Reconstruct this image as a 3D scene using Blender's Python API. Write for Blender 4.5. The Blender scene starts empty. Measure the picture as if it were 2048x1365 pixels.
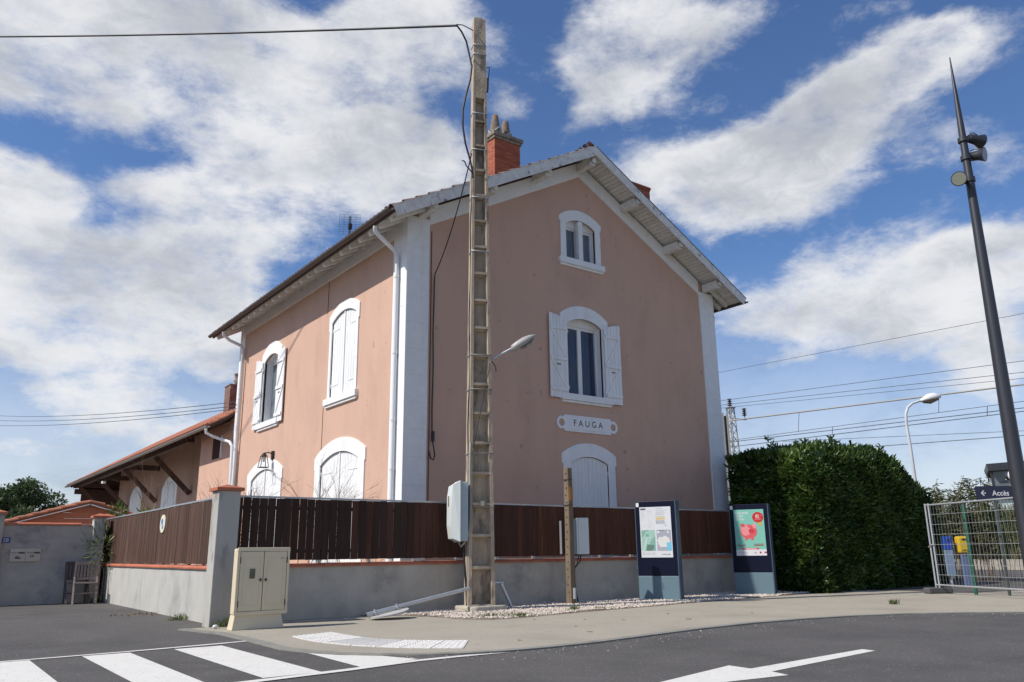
import bpy, bmesh, math, random
import numpy as np
from mathutils import Vector, Matrix, noise
from mathutils.geometry import tessellate_polygon
random.seed(7); rng = np.random.default_rng(7)
S = bpy.context.scene; COL = S.collection
PI = math.pi; R = math.radians

# ---------------------------------------------------------------- camera
CAMH = 1.1
cam_d = bpy.data.cameras.new('camera'); cam = bpy.data.objects.new('camera', cam_d); COL.objects.link(cam)
cam_d.sensor_width = 36; cam_d.lens = 1600/2048*36; cam_d.clip_start = .1; cam_d.clip_end = 3000
r_, u_, f_ = (0.80365,-0.59498,-0.01166), (-0.14224,-0.21108,0.96706), (0.57785,0.77553,0.25426)
cam.matrix_world = Matrix(((r_[0],u_[0],-f_[0],0),(r_[1],u_[1],-f_[1],0),(r_[2],u_[2],-f_[2],CAMH),(0,0,0,1)))
S.camera = cam
# ---------------------------------------------------------------- sun and sky
SUN_EL, SUN_AZ = R(45.5), 13.0            # the sun stands to the left (-X), SUN_AZ degrees towards +Y
sd = bpy.data.lights.new('sun', 'SUN'); sd.energy = 4.3; sd.angle = R(.53); sd.color = (1,.95,.87)
sun = bpy.data.objects.new('sun', sd); COL.objects.link(sun)
to_sun = Vector((-math.cos(R(SUN_AZ))*math.cos(SUN_EL), math.sin(R(SUN_AZ))*math.cos(SUN_EL), math.sin(SUN_EL)))
sun.rotation_euler = to_sun.to_track_quat('Z','Y').to_euler()
S.view_settings.view_transform = 'Standard'; S.view_settings.look = 'None'
S.view_settings.gamma = 1; S.view_settings.use_curve_mapping = False; S.view_settings.exposure = .12
W = bpy.data.worlds.new('World'); S.world = W; W.use_nodes = True
wn = W.node_tree; wn.nodes.clear(); wl = wn.links
def wN(t, **k):
    n = wn.nodes.new(t)
    for a, b in k.items(): setattr(n, a, b)
    return n
def wmath(op, a, b=None, c=None, clamp=False):
    n = wN('ShaderNodeMath', operation=op); n.use_clamp = clamp
    for i, v in enumerate((a, b, c)):
        if v is None: continue
        if isinstance(v, (int, float)): n.inputs[i].default_value = v
        else: wl.new(v, n.inputs[i])
    return n.outputs[0]
out = wN('ShaderNodeOutputWorld'); bg = wN('ShaderNodeBackground'); bg.inputs['Strength'].default_value = .1
wl.new(bg.outputs[0], out.inputs[0])
sky = wN('ShaderNodeTexSky', sky_type='NISHITA'); sky.sun_disc = False
sky.sun_elevation = SUN_EL; sky.sun_rotation = math.atan2(to_sun.x, to_sun.y)
sky.air_density = 1.0; sky.dust_density = .6; sky.ozone_density = 2.5
tc = wN('ShaderNodeTexCoord'); sep = wN('ShaderNodeSeparateXYZ'); wl.new(tc.outputs['Generated'], sep.inputs[0])
az = wmath('ARCTAN2', sep.outputs[0], sep.outputs[1]); el = wmath('ARCSINE', sep.outputs[2])
# clouds are fields over azimuth and elevation, their edges torn by noise
nw = wN('ShaderNodeTexNoise'); nw.inputs['Scale'].default_value = 5; nw.inputs['Detail'].default_value = 7; nw.inputs['Roughness'].default_value = .55
mp = wN('ShaderNodeMapping'); mp.inputs['Scale'].default_value = (1,1,1.9); wl.new(tc.outputs['Generated'], mp.inputs[0]); wl.new(mp.outputs[0], nw.inputs['Vector'])
sw = wN('ShaderNodeSeparateColor'); wl.new(nw.outputs['Color'], sw.inputs[0])
az2 = wmath('MULTIPLY_ADD', wmath('SUBTRACT', sw.outputs[0], .5), .16, az)
el2 = wmath('MULTIPLY_ADD', wmath('SUBTRACT', sw.outputs[1], .5), .09, el)
cv = wN('ShaderNodeCombineXYZ'); wl.new(az2, cv.inputs[0]); wl.new(el2, cv.inputs[1])
BL = [(0.082,0.557,0.213,0.065,0.213,1),(0.077,0.484,0.108,0.031,0.046,0.6),(0.21,0.587,0.102,0.063,0.178,0.8),(0.417,0.602,0.133,0.061,0.205,0.9),(0.457,0.643,0.114,0.027,0.053,0.6),(0.384,0.481,0.194,0.071,-0.036,1.15),(0.491,0.471,0.108,0.06,-0.046,0.6),(0.2,0.417,0.157,0.028,0.18,0.8),(0.06,0.39,0.065,0.026,-0.17,0.8),(0.131,0.311,0.194,0.061,-0.145,1.2),(0.268,0.31,0.082,0.052,-0.349,0.8),(0.293,0.366,0.091,0.035,-0.077,0.75),(0.098,0.251,0.129,0.038,0.016,0.7),(0.174,0.153,0.14,0.027,-0.043,0.5),(0.106,0.111,0.098,0.021,0.051,0.5),(0.842,0.617,0.146,0.05,-0.034,1),(0.79,0.577,0.073,0.053,-0.519,0.7),(0.659,0.544,0.042,0.035,-0.024,0.55),(0.759,0.526,0.046,0.025,0.376,0.5),(0.995,0.445,0.131,0.058,0.115,1.15),(0.922,0.402,0.11,0.035,-0.296,0.8),(1.146,0.514,0.119,0.043,0.202,1.1),(1.169,0.555,0.054,0.02,-0.281,0.5),(1.038,0.499,0.11,0.039,0.285,0.7),(0.843,0.463,0.091,0.029,-0.033,0.45),(1.21,0.418,0.067,0.031,-0.256,0.6),(1.084,0.27,0.185,0.063,-0.011,1.2),(1.193,0.313,0.075,0.032,0.093,0.8),(1.188,0.178,0.072,0.032,-0.126,0.7),(0.305,0.213,0.034,0.018,0.059,0.5),(1.042,0.148,0.194,0.034,-0.093,0.35),
      (0.20,0.20,0.22,0.05,-.05,.55),(0.33,0.26,0.10,0.03,-.2,.5),(0.0,0.60,0.25,0.09,0,.8),(0.57,0.60,0.05,0.05,.6,.4),(-.35,.5,.2,.07,.1,1),(-.8,.35,.25,.07,-.1,1),(1.75,.45,.25,.08,.2,1),(2.2,.3,.3,.06,0,1),(-1.5,.5,.3,.1,.1,1),(-2.3,.35,.3,.08,0,1),(2.9,.5,.3,.09,0,1),(-.2,.2,.2,.05,.05,.9),(1.6,.2,.2,.05,0,.9)]
acc = None
for a0, e0, sa, se, rt, am in BL:
    m = wN('ShaderNodeMapping', vector_type='TEXTURE'); wl.new(cv.outputs[0], m.inputs[0])
    m.inputs['Location'].default_value = (a0, e0, 0); m.inputs['Rotation'].default_value = (0,0,rt); m.inputs['Scale'].default_value = (sa, se, 1)
    ln = wN('ShaderNodeVectorMath', operation='LENGTH'); wl.new(m.outputs[0], ln.inputs[0])
    mr = wN('ShaderNodeMapRange', interpolation_type='SMOOTHSTEP'); wl.new(ln.outputs['Value'], mr.inputs['Value'])
    mr.inputs['From Min'].default_value = 1.6; mr.inputs['From Max'].default_value = .1; mr.inputs['To Max'].default_value = am
    acc = mr.outputs[0] if acc is None else wmath('ADD', acc, mr.outputs[0])
n1 = wN('ShaderNodeTexNoise'); n1.inputs['Scale'].default_value = 6.5; n1.inputs['Detail'].default_value = 10; n1.inputs['Roughness'].default_value = .66
wl.new(mp.outputs[0], n1.inputs['Vector'])
n1b = wN('ShaderNodeTexNoise'); n1b.inputs['Scale'].default_value = 17; n1b.inputs['Detail'].default_value = 8; n1b.inputs['Roughness'].default_value = .7; n1b.inputs['Distortion'].default_value = .6
wl.new(mp.outputs[0], n1b.inputs['Vector'])
dens0 = wmath('ADD', wmath('MINIMUM', acc, .86), wmath('ADD', wmath('MULTIPLY', wmath('SUBTRACT', n1.outputs[0], .5), 2.1), wmath('MULTIPLY', wmath('SUBTRACT', n1b.outputs[0], .5), .7)))
mr = wN('ShaderNodeMapRange', interpolation_type='SMOOTHSTEP'); wl.new(dens0, mr.inputs['Value'])
mr.inputs['From Min'].default_value = .12; mr.inputs['From Max'].default_value = .96
hz = wN('ShaderNodeMapRange', interpolation_type='SMOOTHSTEP'); wl.new(el, hz.inputs['Value'])
hz.inputs['From Min'].default_value = .36; hz.inputs['From Max'].default_value = -.02; hz.inputs['To Max'].default_value = .66
dens = wmath('MAXIMUM', wmath('MULTIPLY', mr.outputs[0], .96), hz.outputs[0])
n2 = wN('ShaderNodeTexNoise'); n2.inputs['Scale'].default_value = 5.5; n2.inputs['Detail'].default_value = 4; wl.new(mp.outputs[0], n2.inputs['Vector'])
sh = wN('ShaderNodeMapRange', interpolation_type='SMOOTHSTEP'); wl.new(wmath('MULTIPLY_ADD', wmath('SUBTRACT', n1b.outputs[0], .5), .55, wmath('MULTIPLY_ADD', wmath('MINIMUM', acc, 2.2), .07, n2.outputs[0])), sh.inputs['Value'])
sh.inputs['From Min'].default_value = .42; sh.inputs['From Max'].default_value = .86
cc = wN('ShaderNodeMix', data_type='RGBA'); wl.new(sh.outputs[0], cc.inputs[0])
cc.inputs[6].default_value = (7.9,7.95,8.1,1); cc.inputs[7].default_value = (4.6,4.85,5.3,1)
tint = wN('ShaderNodeMix', data_type='RGBA', blend_type='MULTIPLY'); tint.inputs[0].default_value = 1
wl.new(sky.outputs[0], tint.inputs[6]); tint.inputs[7].default_value = (.76,.94,1.20,1)
mx = wN('ShaderNodeMix', data_type='RGBA'); wl.new(dens, mx.inputs[0]); wl.new(tint.outputs[2], mx.inputs[6]); wl.new(cc.outputs[2], mx.inputs[7])
wl.new(mx.outputs[2], bg.inputs['Color'])

# ---------------------------------------------------------------- helpers
class Fr:
    def __init__(s, o, u, v, w): s.o, s.u, s.v, s.w = map(Vector, (o,u,v,w))
    def p(s, a, b, c): return s.o + s.u*a + s.v*b + s.w*c
WF = Fr((0,0,0),(1,0,0),(0,1,0),(0,0,1))
def frame_rot(o, ang):   # u along ang in plan, v up, w outward (right-hand side of u)
    c, s_ = math.cos(ang), math.sin(ang)
    return Fr(o, (c,s_,0), (0,0,1), (s_,-c,0))
ORG = {}
class MB:
    def __init__(s): s.v = []; s.f = []; s.sm = []
    def add(s, vs, fs, smooth=False):
        k = len(s.v); s.v += [tuple(v) for v in vs]; s.f += [tuple(i+k for i in f) for f in fs]; s.sm += [smooth]*len(fs); return s
    def box(s, fr, a0, a1, b0, b1, c0, c1):
        vs = [fr.p(a,b,c) for c in (c0,c1) for b in (b0,b1) for a in (a0,a1)]
        return s.add(vs, [(0,2,3,1),(4,5,7,6),(0,1,5,4),(2,6,7,3),(0,4,6,2),(1,3,7,5)])
    def hexa(s, vs): # 8 arbitrary corners, box order
        return s.add(vs, [(0,2,3,1),(4,5,7,6),(0,1,5,4),(2,6,7,3),(0,4,6,2),(1,3,7,5)])
    def prism(s, fr, pts, c0, c1, holes=(), caps=True):
        loops = [list(pts)] + [list(h) for h in holes]
        flat = [p for l in loops for p in l]
        tris = tessellate_polygon([[Vector((a,b,0)) for a,b in l] for l in loops])
        n = len(flat); vs = [fr.p(a,b,c0) for a,b in flat] + [fr.p(a,b,c1) for a,b in flat]
        fs = []
        if caps:
            fs += [tuple(t) for t in tris] + [tuple(i+n for i in reversed(t)) for t in tris]
        k = 0
        for l in loops:
            m = len(l)
            for i in range(m):
                j = (i+1) % m; fs.append((k+i, k+j, k+j+n, k+i+n))
            k += m
        return s.add(vs, fs)
    def flat(s, fr, pts, c=0):
        tris = tessellate_polygon([[Vector((a,b,0)) for a,b in pts]])
        return s.add([fr.p(a,b,c) for a,b in pts], [tuple(t) for t in tris])
    def tube(s, pts, r, n=8, caps=True, smooth=True):
        pts = [Vector(p) for p in pts]; k = len(pts); rs = r if isinstance(r,(list,tuple)) else [r]*k
        vs = []; prev = None
        for i, p in enumerate(pts):
            t = (pts[min(i+1,k-1)] - pts[max(i-1,0)]).normalized()
            a = prev - t*prev.dot(t) if prev is not None else t.orthogonal()
            a.normalize(); prev = a; b = t.cross(a)
            for j in range(n):
                th = 2*PI*j/n; vs.append(p + (a*math.cos(th) + b*math.sin(th))*rs[i])
        fs = [(i*n+j, i*n+(j+1)%n, (i+1)*n+(j+1)%n, (i+1)*n+j) for i in range(k-1) for j in range(n)]
        s.add(vs, fs, smooth)
        if caps: s.add([vs[j] for j in range(n)], [tuple(reversed(range(n)))]); s.add([vs[(k-1)*n+j] for j in range(n)], [tuple(range(n))])
        return s
    def cyl(s, p0, p1, r0, r1=None, n=16, smooth=True): return s.tube([p0,p1],[r0, r0 if r1 is None else r1], n, True, smooth)
    def build(s, name, mat, parent=None, org=None, bevel=0):
        me = bpy.data.meshes.new(name); o = bpy.data.objects.new(name, me); COL.objects.link(o)
        if parent is not None: og = ORG[parent.name]; o.parent = parent
        elif org is not None: og = Vector(org)
        else:
            a = np.array(s.v); og = Vector((float(a[:,0].mean()), float(a[:,1].mean()), float(a[:,2].min())))
        if parent is None: o.location = og
        ORG[o.name] = og
        me.from_pydata([Vector(v)-og for v in s.v], [], s.f)
        bm = bmesh.new(); bm.from_mesh(me)
        bmesh.ops.remove_doubles(bm, verts=bm.verts, dist=1e-5) if not any(s.sm) else None
        bmesh.ops.recalc_face_normals(bm, faces=bm.faces)
        bm.to_mesh(me); bm.free()
        if any(s.sm) and len(me.polygons) == len(s.sm): me.polygons.foreach_set('use_smooth', s.sm)
        me.materials.append(mat)
        if bevel:
            md = o.modifiers.new('bevel','BEVEL'); md.width = bevel; md.segments = 2; md.limit_method = 'ANGLE'
        return o
def tag(o, label=None, cat=None, group=None, kind=None):
    if label: o['label'] = label
    if cat: o['category'] = cat
    if group: o['group'] = group
    if kind: o['kind'] = kind
    return o
def thing(name, loc, label, cat, group=None):
    o = bpy.data.objects.new(name, None); COL.objects.link(o); o.location = loc; o.empty_display_size = .2
    ORG[o.name] = Vector(loc); return tag(o, label, cat, group)
def share(src, name, loc, parent, rot=None, scale=None):   # a piece that shares mesh data; loc in world space, mesh local
    o = bpy.data.objects.new(name, src); COL.objects.link(o); o.parent = parent
    og = ORG[parent.name]; o.location = Vector(loc) - og
    if rot: o.rotation_euler = rot
    if scale: o.scale = scale
    ORG[o.name] = og
    return o
def mesh_of(mb, mat, name='piece'):
    me = bpy.data.meshes.new(name); me.from_pydata(mb.v, [], mb.f)
    bm = bmesh.new(); bm.from_mesh(me); bmesh.ops.recalc_face_normals(bm, faces=bm.faces); bm.to_mesh(me); bm.free()
    if any(mb.sm): me.polygons.foreach_set('use_smooth', mb.sm)
    me.materials.append(mat); return me
def text(fr, s, a, b, h, c, mat, parent, name='lettering', sx=1, align='LEFT', bold=0.0, thick=.0):
    cu = bpy.data.curves.new('t','FONT'); cu.body = s; cu.size = 1; cu.align_x = align; cu.offset = bold
    t = bpy.data.objects.new('t', cu); COL.objects.link(t)
    dg = bpy.context.evaluated_depsgraph_get(); me = bpy.data.meshes.new_from_object(t.evaluated_get(dg))
    COL.objects.unlink(t); bpy.data.objects.remove(t)
    k = h/.70
    mb = MB(); mb.add([fr.p(a+v.co.x*k*sx, b+v.co.y*k, c+thick) for v in me.vertices], [tuple(p.vertices) for p in me.polygons])
    if thick:
        pass
    return mb.build(name, mat, parent)

# ---------------------------------------------------------------- materials
def mat(name, col, rough=.8, var=.12, scale=3., bump=0., bscale=40., metal=0., rnd=0., col2=None, c2scale=1.2, c2lo=.5, c2hi=.75,
        streak=1., speck=None, spscale=120., spth=.08, island=False, spec=.5, coord=None, spot=None, drip=0.):
    m = bpy.data.materials.new(name); m.use_nodes = True; nt = m.node_tree; L = nt.links; P = nt.nodes['Principled BSDF']
    def N(t, **k):
        n = nt.nodes.new(t)
        for a, b in k.items(): setattr(n, a, b)
        return n
    P.inputs['Roughness'].default_value = rough; P.inputs['Metallic'].default_value = metal; P.inputs['Specular IOR Level'].default_value = spec
    geo = N('ShaderNodeNewGeometry'); vec = geo.outputs['Position']
    if streak != 1.:
        mpn = N('ShaderNodeMapping'); mpn.inputs['Scale'].default_value = (1,1,1/streak); L.new(vec, mpn.inputs[0]); svec = mpn.outputs[0]
    else: svec = vec
    n = N('ShaderNodeTexNoise'); n.inputs['Scale'].default_value = scale; n.inputs['Detail'].default_value = 8; n.inputs['Roughness'].default_value = .6; L.new(svec, n.inputs['Vector'])
    mr = N('ShaderNodeMapRange'); L.new(n.outputs[0], mr.inputs['Value']); mr.inputs['From Min'].default_value = .25; mr.inputs['From Max'].default_value = .75
    mr.inputs['To Min'].default_value = 1-var; mr.inputs['To Max'].default_value = 1+var
    base = N('ShaderNodeVectorMath', operation='SCALE'); base.inputs[0].default_value = col; fac = mr.outputs[0]
    if rnd:
        if island: ro = geo.outputs['Random Per Island']
        else: ro = N('ShaderNodeObjectInfo').outputs['Random']
        m2 = N('ShaderNodeMapRange'); L.new(ro, m2.inputs['Value']); m2.inputs['To Min'].default_value = 1-rnd; m2.inputs['To Max'].default_value = 1+rnd
        mm = N('ShaderNodeMath', operation='MULTIPLY'); L.new(fac, mm.inputs[0]); L.new(m2.outputs[0], mm.inputs[1]); fac = mm.outputs[0]
    colsock = None
    if col2:
        n3 = N('ShaderNodeTexNoise'); n3.inputs['Scale'].default_value = c2scale; n3.inputs['Detail'].default_value = 6; n3.inputs['Roughness'].default_value = .65; L.new(svec, n3.inputs['Vector'])
        m3 = N('ShaderNodeMapRange', interpolation_type='SMOOTHSTEP'); L.new(n3.outputs[0], m3.inputs['Value']); m3.inputs['From Min'].default_value = c2lo; m3.inputs['From Max'].default_value = c2hi
        mc = N('ShaderNodeMix', data_type='RGBA'); L.new(m3.outputs[0], mc.inputs[0]); mc.inputs[6].default_value = (*col,1); mc.inputs[7].default_value = (*col2,1); colsock = mc.outputs[2]
    if spot:
        n5 = N('ShaderNodeTexNoise'); n5.inputs['Scale'].default_value = spot[1]; n5.inputs['Detail'].default_value = 3; L.new(vec, n5.inputs['Vector'])
        m5 = N('ShaderNodeMapRange', interpolation_type='SMOOTHSTEP'); L.new(n5.outputs[0], m5.inputs['Value']); m5.inputs['From Min'].default_value = spot[2]; m5.inputs['From Max'].default_value = spot[3]; m5.inputs['To Max'].default_value = .75
        x5 = N('ShaderNodeMix', data_type='RGBA'); L.new(m5.outputs[0], x5.inputs[0]); x5.inputs[7].default_value = (*spot[0],1)
        if colsock: L.new(colsock, x5.inputs[6])
        else: x5.inputs[6].default_value = (*col,1)
        colsock = x5.outputs[2]
    if drip:
        p6 = N('ShaderNodeMapping'); p6.inputs['Scale'].default_value = (3.2,3.2,.30); L.new(vec, p6.inputs[0])
        n6 = N('ShaderNodeTexNoise'); n6.inputs['Scale'].default_value = 1; n6.inputs['Detail'].default_value = 7; n6.inputs['Roughness'].default_value = .6; L.new(p6.outputs[0], n6.inputs['Vector'])
        m6 = N('ShaderNodeMapRange', interpolation_type='SMOOTHSTEP'); L.new(n6.outputs[0], m6.inputs['Value']); m6.inputs['From Min'].default_value = .5; m6.inputs['From Max'].default_value = .72
        m6.inputs['To Min'].default_value = 1; m6.inputs['To Max'].default_value = 1-drip
        f6 = N('ShaderNodeMath', operation='MULTIPLY'); L.new(fac, f6.inputs[0]); L.new(m6.outputs[0], f6.inputs[1]); fac = f6.outputs[0]
    if speck:
        vo = N('ShaderNodeTexVoronoi'); vo.inputs['Scale'].default_value = spscale; L.new(vec, vo.inputs['Vector'])
        vc = N('ShaderNodeSeparateColor'); L.new(vo.outputs['Color'], vc.inputs[0])
        lt = N('ShaderNodeMath', operation='LESS_THAN'); L.new(vc.outputs[0], lt.inputs[0]); lt.inputs[1].default_value = spth
        ms = N('ShaderNodeMix', data_type='RGBA'); L.new(lt.outputs[0], ms.inputs[0]); ms.inputs[7].default_value = (*speck,1)
        if colsock: L.new(colsock, ms.inputs[6])
        else: ms.inputs[6].default_value = (*col,1)
        colsock = ms.outputs[2]
    if colsock: L.new(colsock, base.inputs[0])
    L.new(fac, base.inputs['Scale']); L.new(base.outputs[0], P.inputs['Base Color'])
    if bump:
        nb = N('ShaderNodeTexNoise'); nb.inputs['Scale'].default_value = bscale; nb.inputs['Detail'].default_value = 6; L.new(svec, nb.inputs['Vector'])
        bp = N('ShaderNodeBump'); bp.inputs['Strength'].default_value = min(1,bump); bp.inputs['Distance'].default_value = .01*max(1,bump); L.new(nb.outputs[0], bp.inputs['Height']); L.new(bp.outputs[0], P.inputs['Normal'])
    return m
def flatmat(name, col, rough=.5, metal=0.): return mat(name, col, rough, var=.03, scale=6, metal=metal)
M_pink = mat('pink_render', (.58,.374,.278), .92, var=.045, scale=1.3, bump=.5, bscale=90, col2=(.53,.335,.25), c2scale=.9, c2lo=.46, c2hi=.72, streak=2.2, spot=((.34,.22,.18),4.5,.66,.78), drip=.035)
M_pinkdirt = M_pink
M_white = mat('white_painted_stone', (.79,.79,.78), .75, var=.06, scale=5, bump=.3, bscale=60, col2=(.52,.50,.46), c2scale=6, c2lo=.64, c2hi=.78, spot=((.30,.28,.25),22,.74,.80), drip=.10)
M_shut = mat('white_shutter_paint', (.78,.78,.77), .6, var=.07, scale=9, bump=.2, bscale=60, streak=4, spot=((.40,.38,.35),26,.70,.80), drip=.10)
M_whitewood = mat('weathered_white_wood', (.72,.71,.67), .75, var=.12, scale=8, bump=.3, bscale=50, col2=(.32,.30,.27), c2scale=9, c2lo=.6, c2hi=.72, rnd=.07)
M_barge = mat('flaking_grey_white_bargeboard', (.68,.66,.62), .75, var=.2, scale=7, bump=.3, col2=(.22,.22,.22), c2scale=5, c2lo=.55, c2hi=.7)
M_pvc = mat('white_pvc_pipe', (.74,.75,.76), .4, var=.03)
M_gutter = mat('dark_brown_gutter', (.075,.055,.048), .55, var=.2, scale=4)
M_tile = mat('terracotta_roof_tile', (.40,.155,.09), .85, var=.25, scale=5, rnd=.25, col2=(.22,.13,.09), c2scale=3, c2lo=.55, c2hi=.8)
M_tileold = mat('lichened_roof_tile', (.25,.14,.10), .9, var=.3, scale=6, rnd=.25, col2=(.24,.22,.19), c2scale=8, c2lo=.45, c2hi=.6)
M_brick = mat('orange_red_chimney_brick', (.37,.105,.055), .85, var=.15, scale=14, rnd=.22, bump=.3)
M_mortar = mat('chimney_mortar', (.30,.15,.10), .95, var=.2, scale=20, bump=.4)
M_cap = mat('lichened_stone', (.26,.23,.18), .95, var=.3, scale=12, bump=.6, bscale=60, col2=(.09,.08,.07), c2scale=8, c2lo=.5, c2hi=.65)
M_pot = mat('old_clay_pot', (.20,.155,.115), .95, var=.3, scale=10, bump=.5, col2=(.32,.17,.06), c2scale=7, c2lo=.58, c2hi=.7)
M_zinc = mat('zinc_flashing', (.50,.52,.54), .4, var=.1, metal=.5)
M_glass = bpy.data.materials.new('window_glass'); M_glass.use_nodes = True
def _glass():
    nt = M_glass.node_tree; nt.nodes.clear(); L = nt.links
    o = nt.nodes.new('ShaderNodeOutputMaterial'); t = nt.nodes.new('ShaderNodeBsdfTransparent'); t.inputs[0].default_value = (.86,.89,.92,1)
    g = nt.nodes.new('ShaderNodeBsdfGlossy'); g.inputs['Roughness'].default_value = .02; fz = nt.nodes.new('ShaderNodeFresnel'); fz.inputs[0].default_value = 1.5
    ge = nt.nodes.new('ShaderNodeNewGeometry'); iv = nt.nodes.new('ShaderNodeMath'); iv.operation = 'SUBTRACT'; iv.inputs[0].default_value = 1; L.new(ge.outputs['Backfacing'], iv.inputs[1])
    mu = nt.nodes.new('ShaderNodeMath'); mu.operation = 'MULTIPLY'; L.new(fz.outputs[0], mu.inputs[0]); L.new(iv.outputs[0], mu.inputs[1])
    m = nt.nodes.new('ShaderNodeMixShader'); L.new(mu.outputs[0], m.inputs[0]); L.new(t.outputs[0], m.inputs[1]); L.new(g.outputs[0], m.inputs[2]); L.new(m.outputs[0], o.inputs[0])
_glass()
M_curtain_b = mat('blue_curtain', (.065,.085,.14), .9, var=.15, scale=12)
M_curtain_g = mat('grey_net_curtain', (.30,.30,.29), .9, var=.15, scale=12)
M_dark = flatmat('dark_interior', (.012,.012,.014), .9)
M_iron = mat('black_iron', (.025,.023,.022), .5, var=.2, scale=30)
M_rust = mat('rusty_iron', (.11,.055,.035), .8, var=.3, scale=30)
M_wallc = mat('grey_cement_render', (.475,.43,.36), .95, var=.14, scale=2.2, bump=.5, bscale=35, col2=(.31,.285,.245), c2scale=1.3, c2lo=.48, c2hi=.74, drip=.16)
M_wall28 = mat('stained_grey_render', (.40,.37,.33), .95, var=.20, scale=1.6, bump=.4, bscale=30, col2=(.15,.15,.155), c2scale=1.1, c2lo=.48, c2hi=.75, streak=.7)
M_walll = mat('pale_grey_render', (.45,.435,.395), .95, var=.10, scale=2.5, bump=.5, bscale=30, col2=(.27,.27,.25), c2scale=2, c2lo=.5, c2hi=.8, streak=1.8)
M_terra = mat('terracotta_coping', (.46,.14,.07), .75, var=.12, scale=6, rnd=.12)
M_board = [mat('dark_brown_fence_board_%s' % n, c, .7, var=.28, spec=.2, scale=16, streak=14, rnd=.13, bump=.2, bscale=60, col2=c2, c2scale=12, c2lo=.60, c2hi=.78)
           for n, c, c2 in (('darkest',(.042,.022,.016),(.085,.047,.033)), ('mid',(.070,.030,.019),(.125,.07,.045)), ('red',(.100,.039,.021),(.18,.09,.055)))]
M_boardl = mat('sun_greyed_brown_boards', (.088,.050,.036), .8, spec=.15, var=.3, scale=18, streak=14, rnd=.2, bump=.3, bscale=60, col2=(.22,.16,.13), c2scale=12, c2lo=.56, c2hi=.75)
M_alu = mat('grey_aluminium', (.42,.43,.44), .4, var=.08, metal=.6)
M_galv = mat('galvanised_steel', (.55,.56,.57), .4, var=.1, scale=20, metal=.55)
M_cab = mat('beige_grp_cabinet', (.66,.56,.385), .5, var=.05, scale=3)
M_cabline = flatmat('dark_seal', (.06,.05,.035))
M_boxg = mat('pale_blue_grey_plastic', (.60,.63,.60), .45, var=.04)
M_boxd = mat('blue_grey_plastic', (.36,.42,.43), .5, var=.05)
M_conc = mat('weathered_cast_concrete', (.43,.345,.25), .95, var=.28, scale=5, bump=.8, bscale=45, col2=(.17,.14,.11), c2scale=3.5, c2lo=.50, c2hi=.7, streak=2.5)
M_slab = mat('rough_concrete_slab', (.42,.38,.31), .95, var=.2, scale=6, bump=.8)
M_wire = flatmat('black_cable', (.012,.014,.022), .5)
M_conduit = mat('grey_conduit', (.30,.28,.25), .6, var=.15, scale=10)
M_wood = mat('weathered_sleeper_wood', (.175,.130,.085), .9, var=.35, scale=14, streak=9, bump=.6, col2=(.10,.06,.04), c2scale=9, c2lo=.55, c2hi=.7)
M_wooddark = mat('dark_brown_timber', (.07,.038,.028), .85, var=.25, scale=10, rnd=.15)
M_navy = mat('navy_panel_paint', (.007,.009,.024), .3, var=.05, spec=.15)
M_steelb = mat('blue_grey_metal_paint', (.13,.20,.235), .4, var=.05)
M_slate = mat('slate_blue_metal_edge', (.055,.085,.12), .4, var=.05)
M_mast = mat('anthracite_mast_paint', (.030,.031,.038), .4, var=.1)
M_lens = mat('floodlight_glass', (.22,.23,.18), .15, var=.1, scale=30)
M_rope = flatmat('white_plastic', (.75,.75,.73))
def leafmat(name, c, c2, rough=.35, trans=.25, spec=.5):
    m = mat(name, c, rough, var=.3, scale=2.5, rnd=.35, island=True, col2=c2, c2scale=1.3, c2lo=.45, c2hi=.65, spec=spec)
    nt = m.node_tree; P = nt.nodes['Principled BSDF']; o = [n for n in nt.nodes if n.type == 'OUTPUT_MATERIAL'][0]
    t = nt.nodes.new('ShaderNodeBsdfTranslucent'); x = nt.nodes.new('ShaderNodeMixShader'); x.inputs[0].default_value = trans
    src = P.inputs['Base Color'].links[0].from_socket; nt.links.new(src, t.inputs[0])
    nt.links.new(P.outputs[0], x.inputs[1]); nt.links.new(t.outputs[0], x.inputs[2]); nt.links.new(x.outputs[0], o.inputs[0]); return m
M_laurel = leafmat('laurel_leaf', (.048,.092,.02), (.105,.165,.035), .28)
M_laurelcore = flatmat('hedge_dark_core', (.010,.016,.006), .9)  # solid core box against see-through; the inner shade is put into its dark green
M_tree = leafmat('tree_leaf', (.06,.10,.035), (.11,.15,.06), .5)
M_grass = leafmat('dry_green_grass', (.09,.12,.035), (.20,.18,.08), .7, .3)
M_weed = leafmat('weed_green', (.12,.17,.05), (.22,.23,.09), .6, .3)
M_reed = leafmat('tall_reed', (.07,.10,.032), (.17,.16,.07), .7, .35)
M_dry = mat('dry_twig', (.24,.155,.10), .9, var=.2)
M_bark = mat('brown_bark', (.10,.075,.055), .95, var=.3, scale=10, bump=.6)

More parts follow.
